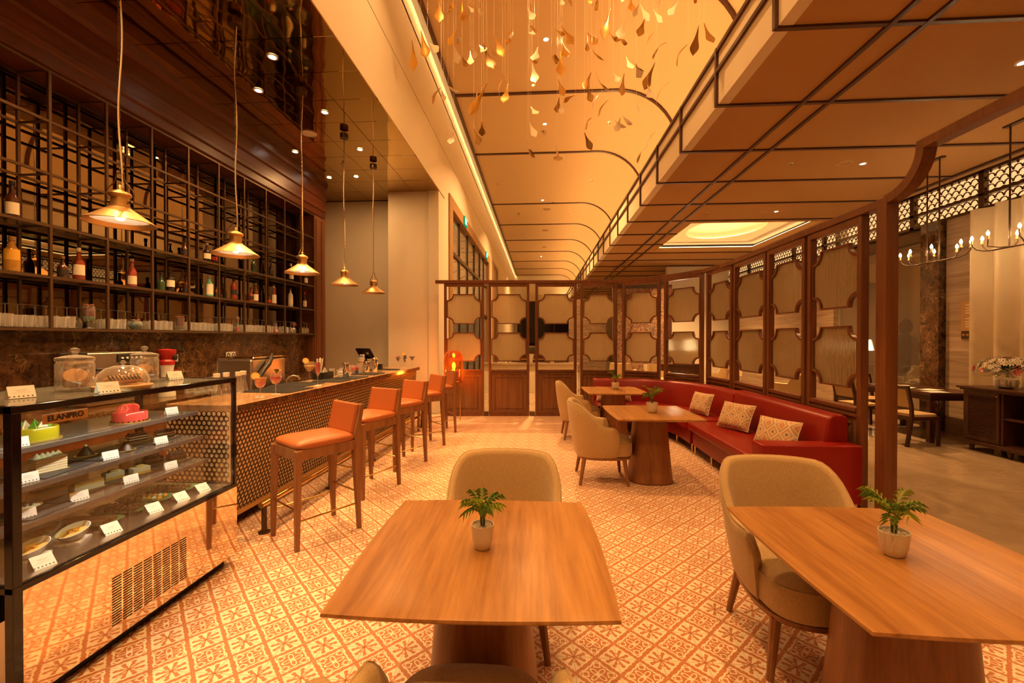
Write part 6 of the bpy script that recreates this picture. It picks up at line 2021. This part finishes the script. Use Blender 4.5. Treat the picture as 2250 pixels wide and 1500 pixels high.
# palm in the window niche
pp = thing('tall_palm', 'tall green palm in a pale planter behind the dining table', 'potted plant', (7.60, 8.86, 0))
MB().loft([[(k * x, k * y, z) for x, y in superell(.2, .2, 6, 24)] for k, z in ((.75, 0), (1.0, .42), (.9, .42), (.86, .38))]).obj('planter', m['white_ceramic'], pp, smooth=40)
random.seed(31)
for k in range(12):
    fm = MB()
    a = 2 * PI * k / 12 + random.uniform(-.2, .2)
    L = random.uniform(.55, .8)
    base = (.04 * math.cos(a), .04 * math.sin(a), .40)
    lift = random.uniform(1.2, 1.9)
    d = Vector((math.cos(a), math.sin(a), 0))
    P = []
    for i in range(14):
        u = i / 13
        P.append(Vector(base) + d * (L * u * (.25 + .6 * u)) + Vector((0, 0, L * (lift * u - .85 * u ** 2.4))))
    fm.tube([tuple(p) for p in P], [.008 - .0005 * i for i in range(14)], 5)
    side = d.cross(Vector((0, 0, 1)))
    for i in range(4, 14):
        td = (P[i] - P[i - 1]).normalized()
        for s_ in (-1, 1):
            q = (td * .8 + side * s_ * .8 + Vector((0, 0, -.25))).normalized()
            w_ = Vector((0, 0, 1)).cross(q).normalized() * .014
            ll = .26 * (1 - .4 * abs(i - 8) / 6)
            fm.add([tuple(P[i]), tuple(P[i] + q * ll * .4 + w_), tuple(P[i] + q * ll), tuple(P[i] + q * ll * .4 - w_)], [(0, 1, 2, 3)])
    fm.obj('frond', m['leaf_green'], pp)
dk_ = thing('stone_statue', 'dark standing statue silhouette beyond the arch post', 'statue', (5.15, 7.2, 0))
dk_.location = (8.15, 10.05, 0)
MB().lathe([(.28, 0), (.28, .5), (.22, .55), (.22, .6)], 16).obj('pedestal', m['slate'], dk_)
MB().loft([[(r * 1.15 * math.cos(a) + ox, r * math.sin(a), z) for a in [2 * PI * i / 16 for i in range(16)]] for r, z, ox in ((.20, .6, 0), (.26, .75, 0), (.22, 1.0, .02), (.19, 1.2, .02), (.24, 1.42, .0), (.20, 1.58, .0), (.08, 1.66, .0), (.07, 1.70, 0), (.11, 1.78, .02), (.11, 1.90, .02), (.05, 1.99, .02), (.01, 2.02, .02))]).obj('figure', m['slate'], dk_, smooth=60)

# ================================================================== LOBBY BEYOND THE SCREENS
# dark night window in the far wall, ledge and reception desk below
w2 = sroot('window_2')
MB().box((-1.9, 37.9, .72), (2.9, 37.96, 4.75)).obj('pane', m['black_gloss'], w2)
for a, b in (((-2.0, 37.86, .62), (3.0, 38.0, .74)), ((-2.0, 37.86, 4.72), (3.0, 38.0, 4.86)), ((-.35, 37.86, .7), (-.22, 38, 4.8)), ((1.3, 37.86, .7), (1.43, 38, 4.8))):
    MB().box(a, b).obj('window_frame', m['dark_wood'], w2)
ds = thing('reception_desk', 'long dark reception desk beyond the screens', 'desk', (.2, 26.0, 0))
MB().box((-2.0, -.4, 0), (2.4, .4, 1.05)).obj('body', m['bar_wood_v'], ds, bevel=.02)
MB().box((-2.1, -.5, 1.05), (2.5, .5, 1.12)).obj('worktop', m['floor_marble'], ds, bevel=.01)
MB().box((-1.95, -.42, .3), (2.35, -.40, .36)).obj('brass_line', m['brass'], ds)
lk_ = thing('low_planter_wall', 'low pale stone ledge seen under the second and third glass panes', 'ledge', (-.35, 13.0, 0))
MB().box((-1.3, -.25, 0), (1.5, .25, .78)).obj('body', m['upstand_cloth'], lk_)
MB().box((-1.35, -.30, .78), (1.55, .30, .84)).obj('cap', m['floor_marble'], lk_, bevel=.01)
for k, (x, h) in enumerate(((-.75, .34), (-.15, .26), (.45, .20))):
    v_ = thing('planter_vase', ['white vase on the stone ledge nearest the portal', 'second white vase on the stone ledge', 'smallest white vase on the stone ledge'][k], 'vase', (x - .15 + .05 * k, 13.0, .8405), 0, 'vases on the ledge')
    MB().lathe([(.06, 0), (.11, h * .9), (.115, h), (.10, h), (.0001, h * .8)], 18, cap=False).obj('body', m['white_ceramic'], v_, smooth=40)
    for q in range(9):
        fm = MB()
        a = q * .7
        frond(fm, (.02 * math.cos(a), .02 * math.sin(a), h * .8), a, .30, 1.6, wl=.03)
        fm.obj('frond', m['foliage_dark'], v_)
# carved and painted wall panel, seen through the bend of the screens
t = NT('painted_panel')
v = t.coords('Object')
vo_ = t.voro(v, 7.0)
n_ = t.noise(v, 9, 4, .6, 2.5)
c1 = t.ramp(n_, [(.38, (.07, .035, .02)), (.62, (.34, .20, .09)), (.5, (.18, .09, .04))])
rd = t.M('LESS_THAN', vo_, .17)
t.bsdf(t.mix(t.M('MULTIPLY', rd, .9), c1, (.40, .05, .03)), .5, normal=t.bump(n_, .5, .02))
pn = thing('carved_panel', 'carved and painted dark wall panel seen through the fifth screen', 'wall panel', (3.55, 15.0, 0), R(2))
MB().box((-.95, -.06, 0), (.95, .06, 3.35)).obj('board', m['painted_panel'], pn)
for x in (-.95, .95):
    MB().box((x - .05, -.09, 0), (x + .05, .09, 3.4)).obj('frame_post', m['dark_wood'], pn)
MB().box((-1.0, -.09, 3.3), (1.0, .09, 3.42)).obj('frame_head', m['dark_wood'], pn)
ro_ = MB().lathe([(.26, 0), (.42, 0), (.42, .05), (.26, .05)], 28, M=Matrix.Translation((0, -.10, 1.75)) @ Matrix.Rotation(R(90), 4, 'X')).obj('roundel', m['painted_panel'], pn)
struct(MB().box((1.4, 20.0, 0), (3.1, 20.2, 3.4)).obj('wall_lobby', m['travertine']))
struct(MB().box((4.7, 16.0, 0), (6.9, 16.2, 4.2)).obj('wall_lobby_end', m['cream_paint']))
def lounge(label, loc, rz):
    c = thing('lounge_chair', label, 'chair', loc, rz, 'lounge chairs in the lobby')
    MB().loft([[(x, y, z) for x, y in superell(.36 * k, .34 * k, 3, 24)] for k, z in ((.9, .2), (1, .24), (1, .42), (.9, .45))]).obj('seat', m['beige_fabric'], c, smooth=50)
    rr = []
    for i in range(15):
        th = R(-110 + 220 * i / 14)
        h = .82 if abs(th) < 1 else .62
        sx_, cy_ = math.sin(th), math.cos(th)
        rr.append([(.36 * sx_, .34 * cy_, .25), (.42 * sx_, .40 * cy_, h), (.36 * sx_, .34 * cy_, h + .01), (.30 * sx_, .28 * cy_, .4)])
    MB().loft(rr).obj('back', m['beige_fabric'], c, smooth=50)
    for sx_ in (-1, 1):
        for sy_ in (-1, 1):
            MB().cyl((sx_ * .26, sy_ * .24, 0), (sx_ * .22, sy_ * .2, .22), .012, .018, 8).obj('leg', m['dark_wood'], c)
    return c
lg = lounge('pale lounge chair beyond the fourth screen panel', (2.6, 13.4, 0), R(150))
for x, y, a, l in ((3.4, 12.4, 40, 'pale lounge chair beyond the fifth screen panel'), (4.9, 11.6, -60, 'pale lounge chair beyond the sixth screen panel'), (5.5, 9.6, 200, 'pale lounge chair beyond the seventh screen panel')):
    dup(lg, (x, y, 0), R(a), l)
def ltable(label, loc):
    c = thing('coffee_table', label, 'table', loc, 0, 'low dark lobby tables')
    MB().box((-.55, -.35, .36), (.55, .35, .42)).obj('table_top', m['dark_wood'], c, bevel=.006)
    for sx_ in (-1, 1):
        for sy_ in (-1, 1):
            MB().bar((sx_ * .5, sy_ * .3, 0), (sx_ * .45, sy_ * .26, .37), .05, .05).obj('leg', m['dark_wood'], c)
    return c
lt = ltable('low dark coffee table behind the fifth screen panel', (3.3, 11.3, 0))
dup(lt, (4.3, 10.4, 0), R(20), 'low dark coffee table behind the sixth screen panel')
dup(lt, (4.7, 8.5, 0), R(85), 'low dark coffee table behind the eighth screen panel')
for a, (x, y) in ((0, (4.3, 13.4)),):
    cb = thing('console_table', 'dark console carrying the small white lamp', 'table', (x, y, 0))
    MB().box((-.6, -.22, .74), (.6, .22, .80)).obj('table_top', m['dark_wood'], cb)
    MB().box((-.56, -.2, .5), (.56, .2, .74)).obj('drawer', m['dark_wood'], cb, bevel=.005)
    for sx_ in (-1, 1):
        MB().box((sx_ * .55 - .03, -.2, 0), (sx_ * .55 + .03, .2, .5)).obj('leg', m['dark_wood'], cb)
    tl = thing('table_lamp', 'small white table lamp glowing beyond the screens', 'lamp', (x, y, .8005))
    MB().lathe([(.09, 0), (.05, .03), (.03, .12), (.05, .22), (.012, .30), (.012, .42)], 16).obj('base', m['white_ceramic'], tl, smooth=40)
    MB().lathe([(.19, .42), (.12, .74)], 20, cap=False).obj('shade', m['bulb_glow'], tl, smooth=40)
es = thing('display_easel', 'pale wooden easel beyond the eighth screen panel', 'easel', (4.0, 9.25, 0), R(20))
for x in (-.16, .16):
    MB().bar((x, -.05, 0), (x * .3, 0, .95), .03, .02).obj('leg', m['board_wood'], es)
MB().bar((0, .30, 0), (0, .01, .92), .03, .02).obj('rear_leg', m['board_wood'], es)
MB().box((-.15, -.04, .42), (.15, .0, .45)).obj('ledge', m['board_wood'], es)
